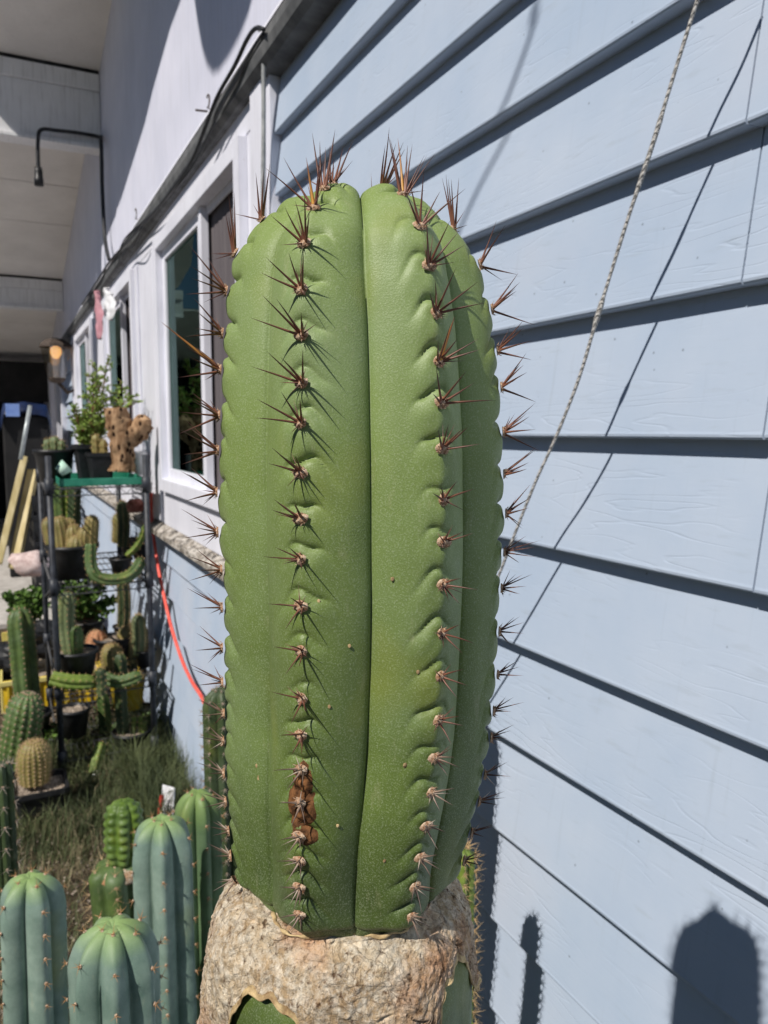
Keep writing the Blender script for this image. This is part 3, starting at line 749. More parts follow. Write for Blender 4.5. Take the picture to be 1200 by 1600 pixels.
for k in range(6):
    for ai, u in enumerate(sorted(ARE[k], reverse=True)):
        p, nrm, T = skin(k, u)
        age = (S.U - u) / S.U                       # 0 at the tip
        if k < 4:
            pm = MB(); fat = 1.15 if age > .15 else .9
            pad(pm, Vector((0, 0, 0)), nrm, T, .0023 * fat * rg.uniform(.8, 1.2), .0018 * fat, .0010, ai + k * 40)
            zz = nrm.normalized(); yy_ = (T - zz * T.dot(zz)).normalized(); xx_ = yy_.cross(zz)
            for _ in range(3 if age < .85 else 2):
                qa = rg.uniform(0, 6.28); q0_ = (xx_ * math.cos(qa) + yy_ * math.sin(qa)); cone(pm, q0_ * .0006 + zz * .0004, q0_ * 1.0 + zz * rg.uniform(.5, 1.2) + yy_ * .3, (.011 - .005 * age) * rg.uniform(.7, 1.2), .00036, 5, 1)
            for _ in range(22):
                qa = rg.uniform(0, 6.28); q0_ = (xx_ * math.cos(qa) + yy_ * math.sin(qa)); cone(pm, q0_ * rg.uniform(.0005, .0021) * fat + zz * .0003, q0_ * rg.uniform(.2, 1) + zz * rg.uniform(.3, 1), rg.uniform(.0010, .0022), .00024, 3)
            ar = link('areole', pm.mesh('areole', [M['wool'], M['sp_grey'] if age > .75 else M['sp_red']], True), big, Matrix.Translation(p - bo))
            # little hairs of wool
        L0 = .0195 - .0085 * min(1, age / .8)
        if k in (0,): L0 *= 1.12
        if age > .82: L0 = .0105
        if ai < 2: L0 = .019
        n = 5 if age < .42 else 4
        if k in (0, 3) and age > .6: n = 3
        if k in (1, 2) and age > .45: L0 *= .78
        ub = .75 if age < .2 else .45 if age < .5 else .1
        z = nrm.normalized(); y = (T - z * T.dot(z)).normalized(); x = y.cross(z)
        qs = [80, 125, 35, 170, -5] if age < .55 else [60, 150, -20, -80, 200]
        if k == 0: qs = [75, 25, 110, -20, -55]
        if k == 3: qs = [110, 75, 155, 180, -80]
        side = -1 if k in (0, 1) else 1
        for i in range(n):
            q = R_(qs[i] + rg.uniform(-16, 16))
            xx, yy = math.cos(q), math.sin(q)
            lift = rg.uniform(.55, 1.15) * (1.0 if i else 1.3)
            d = z * lift + (x * xx * .75 + y * yy * (.8 if age < .25 else .6)) + y * ub * .5
            if k in (1,): d += -RT * .25
            if ai < 2: d = z * .6 + y * .8 + Vector((0, 0, 1)) * .8 + (x * xx + y * yy) * .35
            L = L0 * rg.uniform(.7, 1.2); fresh = age < .05 or (ai < 3 and i == 0 and rg.random() < .4)
            rad = .00056 if age < .5 else .00045
            o_ = p + z * .0006 + x * xx * .0012 + y * yy * .0009
            if k < 4 and nsp < 296:
                mat = 'fresh' if fresh else ('brown' if age < .72 else 'old')
                me = rg.choice(SP[mat])
                link('spine', me, ar, basis(o_ - p, d, rad * (1.25 if fresh else 1), L, rg.uniform(0, 6.28))); nsp += 1
            else: cone(back, o_, d, L, rad, 5)
# one long yellow spine low on the third rib and one on the left edge
for k, py, L, dd in ((2, 565, .017, (.12, .9, .5)), (0, 578, .030, (-.25, 1.15, .3))):
    u = min(ARE[k], key=lambda q: abs(proj(S.pt(q, S.angs[k])[0])[1] - py)); p, nrm, T = skin(k, u)
    z = nrm.normalized(); y = (T - z * T.dot(z)).normalized(); x = y.cross(z); d = x * dd[0] + y * dd[1] + z * dd[2]
    if k == 0: d = -RT * .75 + Vector((0, 0, 1)) * .62 - toCam * -.2
    tag(link('spine', SP['fresh'][1], big, basis(p - bo, d, .0010, L)), 'long yellow based spine')
o = back.build('spines', M['sp_red'], big); o['kind'] = 'stuff'; o['label'] = 'spines of the ribs facing away'
# the brown scar down the second rib
def scar(pyc, hh, ww, seed, dx=0.0):
    us_ = [u for u in [S.U * i / NU for i in range(NU)] if abs(proj(S.pt(u, S.angs[1])[0])[1] - pyc) < 3 and u < S.U * .6]
    u0 = us_[0]; n, m = 22, 16; vs_ = []
    for i in range(n + 1):
        rr = i / n
        for j in range(m * 2):
            t = 2 * math.pi * j / (m * 2); w = 1 + .3 * noise.noise(Vector((math.cos(t) * 1.4, math.sin(t) * 1.4, seed)))
            du = hh * rr * w * math.sin(t); da = ww * rr * w * math.cos(t) + dx
            u = u0 + du; r_ = S.P(u)[1]; f = da / (r_ * .52)
            h = disp_main(1, f, u, r_) + (.0012 * (1 - rr ** 4) - .0006) + .0009 * (1 - rr) ** .3 * noise.noise(Vector((du * 500, da * 500, seed * 3)))
            vs_.append(S.pt(u, S.angs[1] + (f * R_(30.5)), S.lobe(f), h)[0])
    mb = MB(); k2 = m * 2
    mb.add(vs_, [(i * k2 + j, i * k2 + (j + 1) % k2, (i + 1) * k2 + (j + 1) % k2, (i + 1) * k2 + j) for i in range(n) for j in range(k2)])
    tag(mb.build('scar', M['scar'], big, smooth=True), 'brown corky scar patch')
scar(1220, .0105, .0050, 3); scar(1262, .0105, .0074, 8, -.0008); scar(1304, .0042, .0058, 12, .001)
grid = []
for i in range(90, 420):
    u = S.U * i / NU
    for j in range(-60, 40):
        a = R_(j); k = 0 if j < -51 else (1 if j < 3 else 2)
        f = (a - S.angs[k]) / R_(27.5); f = max(-1, min(1, f)); p, nrm, T = S.pt(u, a, S.lobe(f), disp_main(k, f, u, S.P(u)[1])); q = proj(p); grid.append((q[0], q[1], p, nrm, T))
for px, py, sz in ((400, 1196, .0011), (402, 1212, .0009), (404, 1216, .0010), (424, 1208, .0008), (515, 1105, .0006), (612, 905, .0007), (632, 1195, .0008), (545, 1010, .0006), (500, 940, .0006), (385, 1010, .0007), (600, 1345, .0006), (528, 1290, .0006), (652, 1050, .0007)):
    g_ = min(grid, key=lambda t: (t[0] - px) ** 2 + (t[1] - py) ** 2); pm = MB(); pad(pm, g_[2], g_[3], g_[4], sz, sz * 1.3, sz * .35, px, 0, 8)
    pm.build('blemish', M['rim'], big, smooth=True)

# ---- corky stump
CB = Vector((rows_base[-2][0] - RT.x * .002, rows_base[-2][1] - RT.y * .002, ZB))
def stump_r(a, z):                   # z below the cut, radius by angle
    d = -z
    r = .0435 + .0145 * (1 - math.exp(-max(d, 0) / .0075)) + .003 * min(1, max(d, 0) / .08)
    lob = .0035 * math.cos(6 * (a - R_(-28))) * min(1, d / .05)
    l = .004 * math.exp(-((math.degrees(a) + 75) / 40) ** 2)
    return r + lob + l
def stump_top(a):                    # the cork climbs on the left and right of the stem
    dg = (math.degrees(a) + 180) % 360 - 180
    return .001 + .010 * math.exp(-((dg + 88) / 30) ** 2) + .003 * math.exp(-((dg - 78) / 26) ** 2)
def stump_bottom(a):
    dg = (math.degrees(a) + 180) % 360 - 180
    z = -.052
    z += .033 * math.exp(-(abs(dg + 31) / 21) ** 4)
    z += .030 * math.exp(-(abs(dg - 58) / 18) ** 4)
    z -= .05 * math.exp(-(abs(dg + 82) / 20) ** 4)
    return z + .003 * noise.noise(Vector((math.cos(a) * 9, math.sin(a) * 9, 0)))
Ncol, Nrow = 420, 150
frB = (toCam, Vector((0, 0, 1)).cross(toCam))
def spoint(a, z, off=0):
    r = stump_r(a, z)
    rad = frB[0] * math.cos(a) + frB[1] * math.sin(a)
    if z > -.012:                     # bring the lip in against the stem
        r = r
    q = Vector((math.cos(a) * r * 60, math.sin(a) * r * 60, z * 50))
    rough = .0016 * noise.fractal(q * .7, 1.0, 2.0, 3) + .0006 * (abs(noise.noise(q * 3.0)) * 2 - .5) + .0007 * noise.noise(q * 7) + .0004 * noise.noise(q * 15)
    cell = noise.voronoi(q * .75 + Vector((noise.noise(q), noise.noise(q + Vector((5, 5, 5))), 0)) * .7)[0]
    edge_ = cell[1] - cell[0]; rough -= .0020 * math.exp(-(edge_ / .035) ** 2) * max(0, min(1, .5 + 2 * noise.noise(q * .9 + Vector((9, 9, 9)))))
    rough += .0012 * math.floor(3 * (noise.noise(q * 1.1 + Vector((2, 7, 1))) + 1)) / 3
    return CB + rad * (r + rough + off) + Vector((0, 0, z + .3 * rough))
vs_ = []
for i in range(Nrow + 1):
    t = i / Nrow
    for j in range(Ncol):
        a = 2 * math.pi * j / Ncol - math.pi
        zt_, zb_ = stump_top(a), stump_bottom(a); z = zt_ + (zb_ - zt_) * (t ** 1.25)
        p = spoint(a, z)
        if t < .06:
            rad = (p - CB); rad.z = 0
        vs_.append(p)
        if i == 0: pass
inner = []
for j in range(Ncol):                # closing ring tucked under the stem
    a = 2 * math.pi * j / Ncol - math.pi; rad = frB[0] * math.cos(a) + frB[1] * math.sin(a)
    inner.append(CB + rad * .030 + Vector((0, 0, .001)))
mb = MB(); nv = (Nrow + 1) * Ncol
fs = [(i * Ncol + j, i * Ncol + (j + 1) % Ncol, (i + 1) * Ncol + (j + 1) % Ncol, (i + 1) * Ncol + j) for i in range(Nrow) for j in range(Ncol)]
fs += [(nv + j, nv + (j + 1) % Ncol, (j + 1) % Ncol, j) for j in range(Ncol)]
mb.add(vs_ + inner, fs)
for i in range(Nrow):
    for j in range(Ncol):
        a = 2 * math.pi * j / Ncol - math.pi; dz = (stump_top(a) - stump_bottom(a)) * (1 - ((i + .5) / Nrow) ** 1.25)
        if dz < .0028 + .0022 * noise.noise(Vector((j * .09, 1, 0))): mb.mi[i * Ncol + j] = 1
tag(mb.build('cork_stump', [M['cork'], M['rim']], big, smooth=True), 'cracked beige corky bark')
rim = [spoint(2 * math.pi * j / 300 - math.pi, stump_bottom(2 * math.pi * j / 300 - math.pi), -.0002) for j in range(301)]
MB().tube(rim, [max(.0003, .0004 + .0006 * noise.noise(p * 200)) for p in rim], 7, caps=False).build('peeled_rim', M['rim'], big, smooth=True)
# dry lip where stem and cork meet
lip = []
for j in range(241):
    a = 2 * math.pi * j / 240 - math.pi; rad = frB[0] * math.cos(a) + frB[1] * math.sin(a)
    rr = .0462 * S.lobe(((math.degrees(a) + 28 + 30) % 60 - 30) / 30)
    lip.append(CB + rad * (rr + .001 * noise.noise(rad * 14)) + Vector((0, 0, .0015 + .0015 * noise.noise(rad * 9) )))
MB().tube(lip, [max(.0003, .0009 + .0012 * noise.noise(p * 160)) for p in lip], 7, caps=False).build('dry_lip', M['rim'], big, smooth=True)
# the green rootstock under the cork
SS = Stem([CB + Vector((0, 0, -1.40)), CB + Vector((0, 0, -.6)), CB + Vector((0, 0, -.0105))], [(0, .045), (.5, .058), (1.25, .0605), (1.366, .0610), (1.378, .0580), (1.3855, .050), (1.3895, .001)], [-28 + 60 * i for i in range(6)], .25, toCam)
mb = MB(); SS.body(mb, 120, 14)
mb.build('rootstock', M['stock'], big, smooth=True)

# ---------------------------------------------------------------- clusters for the near cacti
def cluster(seed, n, L, r, spmat):
    g = random.Random(seed); mb = MB()
    pad(mb, Vector((0, 0, 0)), Vector((0, 0, 1)), Vector((0, 1, 0)), .0015, .0017, .0009, seed, 1, 9)
    for i in range(n):
        q = 2 * math.pi * (i + g.uniform(-.2, .2)) / n
        d = Vector((math.cos(q) * .9, math.sin(q) * .9 , g.uniform(.35, 1.0)))
        cone(mb, Vector((0, 0, .0008)), d, L * g.uniform(.55, 1.1), r, 5, 0)
    return mb.mesh('areole', [spmat, M['wool']])
M['sp_amber'] = simple('amber_spines', s2l(150, 104, 66), s2l(196, 156, 106), 50, .5, .05)
CLB = [cluster(i, 4 + i % 2, .0095, .00038, M['sp_amber']) for i in range(4)]
CLS = [cluster(20 + i, 8, .016, .0006, M['sp_tan']) for i in range(4)]
CLD = [cluster(40 + i, 6, .012, .0005, M['sp_grey']) for i in range(3)]
def column(px, py, Z, wpx, label, mat, ribs, lean=(0, 0), spacing=.028, cl=CLB, vis=.45, sp='obj', top=None, cat='cactus', group=None, phase=0, bump=.0003, tip=1.15, c=.66, keel=.12, zb=-.1, name='columnar_cactus'):
    p = dep(px, py, Z); r = wpx * Z / 1200 / 2
    b = Vector((p.x - lean[0], p.y - lean[1], zb))
    root = empty(name, b, label, cat, group)
    pts = [b.lerp(p, t / 6) for t in range(7)]
    nu = int(min(260, 60 + (p.z - b.z) * 110))
    cactus_part(root, pts, r, ribs, mat, c=c, spacing=spacing, spines=sp, sclust=cl, vis=vis, nu=nu, seg=16, keel=keel, phase=phase, bump=bump, tip=tip, r0=r * .8)
    return root
M['blueA'] = mat_cactus('blue_cactus_skin_tip', s2l(82, 124, 112), s2l(112, 148, 134), s2l(90, 130, 122), M['youngtip'], .08, .7, .55, ztop=1.06 + .1, zspan=.03)
def blue(z): 
    return mat_cactus('blue_cactus_skin', s2l(90, 114, 104), s2l(136, 156, 144), s2l(100, 124, 112), s2l(132, 158, 84), .1, .7, .55, ztop=z, zspan=.022)
def column2(px, py, Z, wpx, *a, **k):
    z = dep(px, py, Z).z + .1
    return column(px, py, Z, wpx, a[0], blue(z), *a[1:], **k)
column2(46, 1368, .88, 104, 'blue green columnar cactus at the bottom left corner', 5, phase=20, lean=(.02, -.01))
column2(176, 1442, .71, 142, 'thick short blue green cactus with broad ribs, lowest in front', 7, phase=0, spacing=.034)
column2(252, 1278, 1.0, 102, 'tall blue green columnar cactus behind the thick short one', 6, phase=0, spacing=.036)
column(308, 1236, 1.12, 72, 'bright green smooth columnar cactus beside the tall blue one', mat_cactus('smooth_green_skin', s2l(72, 96, 66), s2l(98, 124, 86), s2l(84, 108, 76), s2l(122, 146, 80), .06, .6, .5, ztop=dep(312, 1236, 1.12).z + .1, zspan=.05), 6, phase=20, spacing=.036)
column(345, 1075, 1.35, 58, 'dark bristly columnar cactus partly hidden behind the large cactus', M['darkcactus'], 8, cl=CLD, spacing=.022, vis=.4, phase=5)
column(2, 1190, 1.0, 36, 'dark green cactus cut off by the left photo edge', M['darkcactus'], 6, cl=CLD, vis=.4)
column(722, 1322, 1.06, 44, 'slim bright green cactus with dense tan spine stars near the wall', M['limecactus'], 7, cl=CLS, spacing=.0175, vis=.35, bump=.002, phase=12)
column(637, 985, 1.18, 108, 'tall dark cactus hidden behind the large one, its long shadow on the siding', M['darkcactus'], 7, cl=CLS, spacing=.02, vis=.8, bump=.002)
# small banded cactus grafted on a fat stock
p = dep(193, 1250, 1.9)
g1 = empty('grafted_cactus', (p.x, p.y, -.1), 'small round dark banded cactus grafted on a fat scarred stock', 'cactus')
b0 = dep(193, 1352, 1.9)
cactus_part(g1, [b0, b0.lerp(p, .5), p], .046, 7, mat_cactus('banded_skin', s2l(58, 84, 24), s2l(104, 130, 40), s2l(70, 96, 34), speck=.05, scale=.8), name='scion', spacing=.021, spines=None, bump=.0028, nu=80, seg=8, tip=.9, r0=.03)
q0 = Vector((b0.x - .01, b0.y, -.1))
cactus_part(g1, [q0, q0.lerp(b0, .6), b0 + Vector((-.02, 0, .012))], .066, 5, M['greencactus'], name='stock', spacing=.03, spines='join', sp_len=.03, sp_n=6, nu=60, seg=10, tip=.35, c=.6, sp_mat='sp_tan', r0=.06)
MB().lathe([(.02, .012), (.045, .006), (.058, -.012), (.050, -.022)], b0 + Vector((-.008, 0, -.004)), 20).build('cork_ring', M['cork'], g1, smooth=True)

# ---------------------------------------------------------------- rope, wires, pipe, hooks, hose
rp = smoothpath([onx(*q, .655) for q in ((1160, -220), (1128, -110), (1090, 0), (1052, 120), (1020, 225), (985, 330), (955, 425), (932, 500), (905, 590), (870, 680), (838, 750), (808, 825), (785, 885), (755, 960), (722, 1040))], 6)
rope = MB().tube(rp, [.0021 + .0003 * noise.noise(p * 60) + (.0013 if abs(proj(p)[1] - 490) < 22 else 0) + (.0006 if abs(proj(p)[1] - 250) < 60 else 0) for p in rp], 8).build('rope', M['rope'], smooth=True)
tag(rope, 'frayed grey cord hanging slack in front of the blue siding', 'rope')
wp = [onx(835, -60, .73), onx(830, 0, .73), onx(790, 160, .73), onx(740, 290, .73), onx(700, 420, .73)]
wp = [p - SUN * 2.6 for p in wp]
tag(MB().tube(smoothpath([wp[0] + (wp[0] - wp[-1]) * 1.2] + wp + [wp[-1] + (wp[-1] - wp[0]) * .6]), .005, 6).build('overhead_wire', M['cable']), 'thin wire strung above, casting a soft slanting shadow on the siding', 'wire')
cab = [(470, -60), (440, -8), (408, 42), (396, 50), (384, 72), (362, 110), (338, 150), (322, 190), (308, 225), (290, 262), (268, 292), (240, 325), (222, 352), (198, 378), (172, 408), (160, 425), (150, 440)]
def cable(name, pts, X, r, label, sag=0, cat='cable', m='cable', grp=None):
    P_ = [onx(px, py, X) for px, py in pts]
    return tag(MB().tube(smoothpath(P_, 5), r, 7).build(name, M[m], smooth=True), label, cat, grp)
cable('cable', [(412, 46), (400, 44), (386, 62), (366, 104), (340, 150), (322, 195), (300, 250), (270, 295), (238, 335), (205, 372), (172, 408), (150, 442), (128, 476)], .665, .006, 'thick black cable along the ledge above the windows')
cable('cable', [(411, 52), (394, 78), (372, 122), (344, 170), (326, 210), (300, 262), (262, 308), (226, 344), (196, 372), (182, 400), (168, 412), (158, 438), (140, 462)], .672, .004, 'thinner black cable sagging below the thick one on the ledge')
cable('cable', [(222, 352), (210, 384), (196, 388), (188, 402), (182, 418), (172, 432)], .66, .004, 'short loop of black cable hanging by the second window')
cable('rain_pipe', [(405, 46), (410, 47), (412, 60), (412, 140), (412, 230), (411, 300), (411, 420), (412, 620), (414, 860)], .694, .0065, 'thin grey vertical pipe running down beside the window edge', cat='pipe', m='pipe')
for i, (px, py, s) in enumerate(((325, 158, 1), (212, 334, .8))):
    c = onx(px, py, .715); r = .022 * s * c.y / 3
    pts_ = [c + Vector((-.02 + .02 * math.cos(0), -math.sin(a) * r, math.cos(a) * r)) for a in [R_(d) for d in range(-40, 230, 20)]]
    e = pts_[-1]; pts_ += [e + Vector((.03, .01, -.01))]
    tag(MB().tube(pts_, .0028, 6).build('hook', M['iron'], smooth=True), ('open screw hook on the sunlit white wall above the nearest window' if i == 0 else 'smaller screw hook on the white wall above the second window'), 'hook')
for i, (px, py) in enumerate(((306, 172),)):
    a = onx(px, py, .69); b = onx(px + 18, py + 2, .74)
    tag(MB().tube([a, b], .004, 6).build('nail', M['iron']), 'bent nail left of the screw hook above the ledge', 'nail')
bl = [at(60, 266, 5.9), at(59, 225, 5.9), at(64, 203, 5.95), at(90, 204, 5.98), at(125, 208, 6.0), at(155, 214, 6.0), onx(158, 222, .70), onx(160, 300, .70), onx(164, 372, .70), onx(170, 405, .68)]
lc = empty('hanging_lamp_socket', bl[0], 'black cable with bare lamp socket hanging from the first beam', 'lamp socket')
MB().tube(smoothpath(bl, 5), .013, 7).build('cable', M['cable'], lc, smooth=True)
MB().lathe([(.001, 0), (.022, 0), (.026, -.03), (.026, -.07), (.030, -.075), (.030, -.12), (.001, -.12)], bl[0] + Vector((0, 0, .02)), 14).build('socket', M['black'], lc, smooth=True)
hs = [onx(*q, .70) for q in ((236, 770), (238, 820), (246, 880), (256, 930), (268, 980), (284, 1030), (300, 1065), (318, 1095), (336, 1150))]
tag(MB().tube(smoothpath(hs), .0085, 8).build('hose', M['hose'], smooth=True), 'coral red hose hanging down from the rack against the blue wall', 'hose')

# ---------------------------------------------------------------- rack
RX0, RX1, RY0, RY1 = .192, .632, 3.92, 4.95
rack = empty('rack', (RX0, RY0, -.1), 'black four post wire shelving rack full of cacti beside the wall', 'rack')
for x in (RX0, RX1):
    for y in (RY0, RY1):
        po = MB().tube([(x, y, -.1), (x, y, 1.49)], .0145, 12).build('post', M['post'], rack, smooth=True)
        for z in (-.02, .32, .83, 1.31): MB().tube([(x, y, z), (x, y, z + .075)], .021, 12).build('collar', M['post'], po, smooth=True)
SHZ = [.0, .35, .86, 1.335]
for z in SHZ:
    mb = MB()
    for x in (RX0, RX1): mb.tube([(x, RY0, z), (x, RY1, z)], .004, 6).tube([(x, RY0, z - .035), (x, RY1, z - .035)], .003, 6)
    for y in (RY0, RY1): mb.tube([(RX0, y, z), (RX1, y, z)], .004, 6).tube([(RX0, y, z - .035), (RX1, y, z - .035)], .003, 6)
    nz = 14
    for y in (RY0, RY1):
        mb.tube([(RX0 + (RX1 - RX0) * i / nz, y, z - (.035 if i % 2 else 0)) for i in range(nz + 1)], .0025, 5)
    for x in (RX0, RX1):
        mb.tube([(x, RY0 + (RY1 - RY0) * i / 30, z - (.035 if i % 2 else 0)) for i in range(31)], .0025, 5)
    for i in range(1, 16):
        x = RX0 + (RX1 - RX0) * i / 16; mb.tube([(x, RY0, z + .003), (x, RY1, z + .003)], .002, 5)
    for i in range(1, 5):
        y = RY0 + (RY1 - RY0) * i / 5; mb.tube([(RX0, y, z), (RX1, y, z)], .0035, 5)
    mb.build('wire_shelf', M['wire'], rack)
tag(MB().tube([(RX0, RY1, .62), (RX0 + .02, RY0 + .1, .86), (RX0 + .01, RY0, .95)], .008, 6).build('brace', M['post'], rack), None)

# potted cacti --------------------------------------------------------------
def pot_parts(root, c, r, h, m='black', square=0, soil='soil', lip=.12):
    rr = r
    MB().lathe([(r * .02, 0), (r * .72, 0), (r * .95, h * .86), (r * .96, h * .87), (r * (1 + lip * .4), h * .88), (r * (1 + lip * .4), h), (r * .92, h), (r * .90, h * .8)], c, 28 if not square else 32, square=square).build('pot', M[m], root, smooth=not square)
    mb = MB(); n = 32 if square else 14; vs_ = [(c[0], c[1], c[2] + h * .90)]
    for i in (1, 2, 3):
        for j in range(n):
            a = 2 * math.pi * (j + .5) / n; k = r * .92 * i / 3
            if square: k *= .97 / max(abs(math.cos(a)), abs(math.sin(a)))
            vs_.append((c[0] + k * math.cos(a), c[1] + k * math.sin(a), c[2] + h * .88 + rnd.uniform(-.03, .04) * h))
    fs = [(0, 1 + j, 1 + (j + 1) % n) for j in range(n)] + [(1 + i * n + j, 1 + (i + 1) * n + j, 1 + (i + 1) * n + (j + 1) % n, 1 + i * n + (j + 1) % n) for i in (0, 1) for j in range(n)]
    mb.add(vs_, fs).build('soil', M[soil], root)
def potted(px, py, Y, wpx, hpx, label, m='black', square=0, soil='soil', name='potted_cactus', cat='potted cactus', empty_=None, base=None, group=None):
    """px,py = centre of the pot's foot in the photograph"""
    c = at(px, py, Y)
    if base is not None: c.z = base
    k = proj(c)[2] / 1200
    root = empty(name, c, label, cat, group)
    pot_parts(root, c, wpx * k / 2, hpx * k, m, square, soil)
    return root, c, k
def stalk(root, pts, wpx, k, ribs, mat, **kw):
    kw.setdefault('spacing', .03); kw.setdefault('sp_len', .016); kw.setdefault('sp_r', .0009); kw.setdefault('sp_n', 4); kw.setdefault('nu', 44)
    kw.setdefault('bump', .0012)
    return cactus_part(root, smoothpath(pts, 4), wpx * k / 2, ribs, mat, **kw)
TOPZ = 1.343
# top shelf
MB_ = MB()
tray = empty('tray', (.43, 4.2, TOPZ), 'shallow green plastic tray lying on the rack top shelf', 'tray')
MB_.box(.245, .625, 3.94, 4.50, TOPZ, TOPZ + .006).build('tray_floor', M['greentray'], tray)
for a in ((.245, .625, 3.935, 3.941, TOPZ, TOPZ + .036), (.245, .625, 4.499, 4.506, TOPZ, TOPZ + .036), (.239, .245, 3.935, 4.506, TOPZ, TOPZ + .036), (.625, .631, 3.935, 4.506, TOPZ, TOPZ + .036)):
    MB().box(*a).build('tray_side', M['greentray'], tray, bevel=.002)
tag(MB().lathe([(.001, 0), (.024, 0), (.036, .05), (.034, .05), (.022, .008), (.001, .008)], (0, 0, 0), 16, mtx=Matrix.Rotation(R_(50), 3, 'Y')).build('cup', M['mint'], smooth=True), 'small pale mint cup tipped over at the left end of the tray', 'cup').location = at(92, 738, 3.95)
r_, c, k = potted(86, 742, 4.30, 60, 50, 'wide black pot with small round cactus at left end of the top shelf', base=TOPZ + .004)
for dx, w, h in ((-9, 14, 24), (2, 16, 28), (12, 13, 22)):
    b = c + RT * dx * k + Vector((0, 0, 42 * k)); stalk(r_, [b, b + Vector((0, 0, h * k))], w, k, 8, M['greycactus'], nu=24)
r_, c, k = potted(140, 742, 4.25, 44, 56, 'square black pot of trailing jade bush on the top shelf, next to driftwood', square=1, name='potted_plant', cat='potted plant', base=TOPZ + .008)
def bush(root, base, stems, seed, leafsize=.013, m='leaf', nb=9, gap=.014):
    g = random.Random(seed); lv = MB(); tw = MB()
    for tipp in stems:
        p0 = base + Vector((g.uniform(-.02, .02), g.uniform(-.02, .02), 0)); tp = Vector(tipp)
        mid = p0.lerp(tp, .5) + Vector((g.uniform(-.03, .03), g.uniform(-.03, .03), .02)); pts_ = smoothpath([p0, mid, tp], 8)
        tw.tube(pts_, [.0045 * (1 - .7 * i / len(pts_)) for i in range(len(pts_))], 5)
        L = 0
        for i in range(2, len(pts_)):
            for _ in range(2):
                q = pts_[i] + Vector([g.uniform(-.003, .003) for _ in range(3)])
                bd = Vector((g.uniform(-1, 1), g.uniform(-1, 1), g.uniform(-.1, .9))).normalized(); bl_ = g.uniform(.02, .07) * (1 - .5 * i / len(pts_)) + .01
                e = q + bd * bl_; tw.tube([q, e], .0015, 4)
                n = max(2, int(bl_ / gap) + 1)
                for s in range(n * 2):
                    o = q.lerp(e, (s // 2 + 1) / n); d = (bd * .4 + Vector((g.uniform(-1, 1), g.uniform(-1, 1), g.uniform(-.4, 1)))).normalized()
                    sd = d.cross(Vector((g.uniform(-1, 1), g.uniform(-1, 1), g.uniform(-1, 1)))).normalized(); z_ = leafsize * g.uniform(.7, 1.25)
                    up_ = d.cross(sd) * z_ * .12
                    lv.add([o, o + d * z_ * .5 + sd * z_ * .38 + up_, o + d * z_, o + d * z_ * .5 - sd * z_ * .38 + up_, o + d * z_ * .5 - up_], [(0, 1, 4), (1, 2, 4), (2, 3, 4), (3, 0, 4)])
    tw.build('stems', M['twig'], root, smooth=True); o = lv.build('leaves', M[m], root); o['kind'] = 'stuff'
bs = c + Vector((0, 0, 48 * k))
bush(r_, bs, [at(*q) for q in ((118, 640, 4.2), (125, 655, 4.3), (135, 620, 4.35), (146, 590, 4.3), (150, 575, 4.4), (158, 600, 4.2), (168, 565, 4.35), (160, 625, 4.3), (175, 615, 4.3), (190, 605, 4.4), (205, 622, 4.2), (212, 630, 4.3), (195, 640, 4.3), (140, 660, 4.15), (128, 672, 4.2), (182, 648, 4.3))], 3, .018)
MB().tube([bs, bs + Vector((0, 0, .10))], .018, 8).build('trunk', M['greycactus'], r_, smooth=True)
r_, c, k = potted(158, 744, 4.08, 40, 46, 'smaller square black pot holding a pale column cactus behind driftwood', square=1, base=TOPZ + .008)
for dx, w, h in ((-6, 13, 38), (6, 12, 30)):
    b = c + RT * dx * k + Vector((0, 0, 36 * k)); stalk(r_, [b, b + Vector((0, 0, h * k))], w, k, 8, M['browncactus'], nu=30, sp_mat='sp_tan')
# driftwood on the tray
def lump(mb, pts, radii, seed, n=26, k=8, amp=.15):
    P_ = smoothpath(pts, k); m = len(P_); rr = []
    for i in range(m):
        t = i / (m - 1) * (len(radii) - 1); a = int(min(t, len(radii) - 2)); rr.append(radii[a] + (radii[a + 1] - radii[a]) * (t - a))
    b = len(mb.v); mb.tube(P_, rr, n)
    for i in range(b, len(mb.v)):
        p = Vector(mb.v[i]); c_ = P_[(i - b) // n]; d = (p - c_)
        mb.v[i] = tuple(c_ + d * (1 + amp * 1.6 * noise.noise(p * 26 + Vector((seed, 0, 0))) + amp * noise.noise(p * 70)))
dw = MB()
lump(dw, [at(191, 737, 4.02), at(192, 710, 4.02), at(191, 680, 4.02), at(184, 655, 4.02), at(182, 637, 4.02)], [.063, .056, .066, .060, .052], 1)
lump(dw, [at(190, 700, 4.02), at(205, 683, 4.0), at(218, 672, 3.98), at(232, 660, 3.97)], [.045, .050, .052, .036], 5)
lump(dw, [at(215, 668, 4.0), at(222, 660, 3.98), at(230, 664, 3.95)], [.035, .038, .028], 9)
tag(dw.build('driftwood', M['drift'], smooth=True), 'branched brown cactus skeleton wood with holes standing on the green tray', 'driftwood')
tag(MB().lathe([(.001, 0), (.03, 0), (.045, .09), (.045, .12), (.04, .13), (.001, .132)], at(220, 742, 4.35), 16).build('tub', M['plastic_white'], smooth=True), 'white plastic tub behind the driftwood on the top shelf', 'tub').location.z += 0
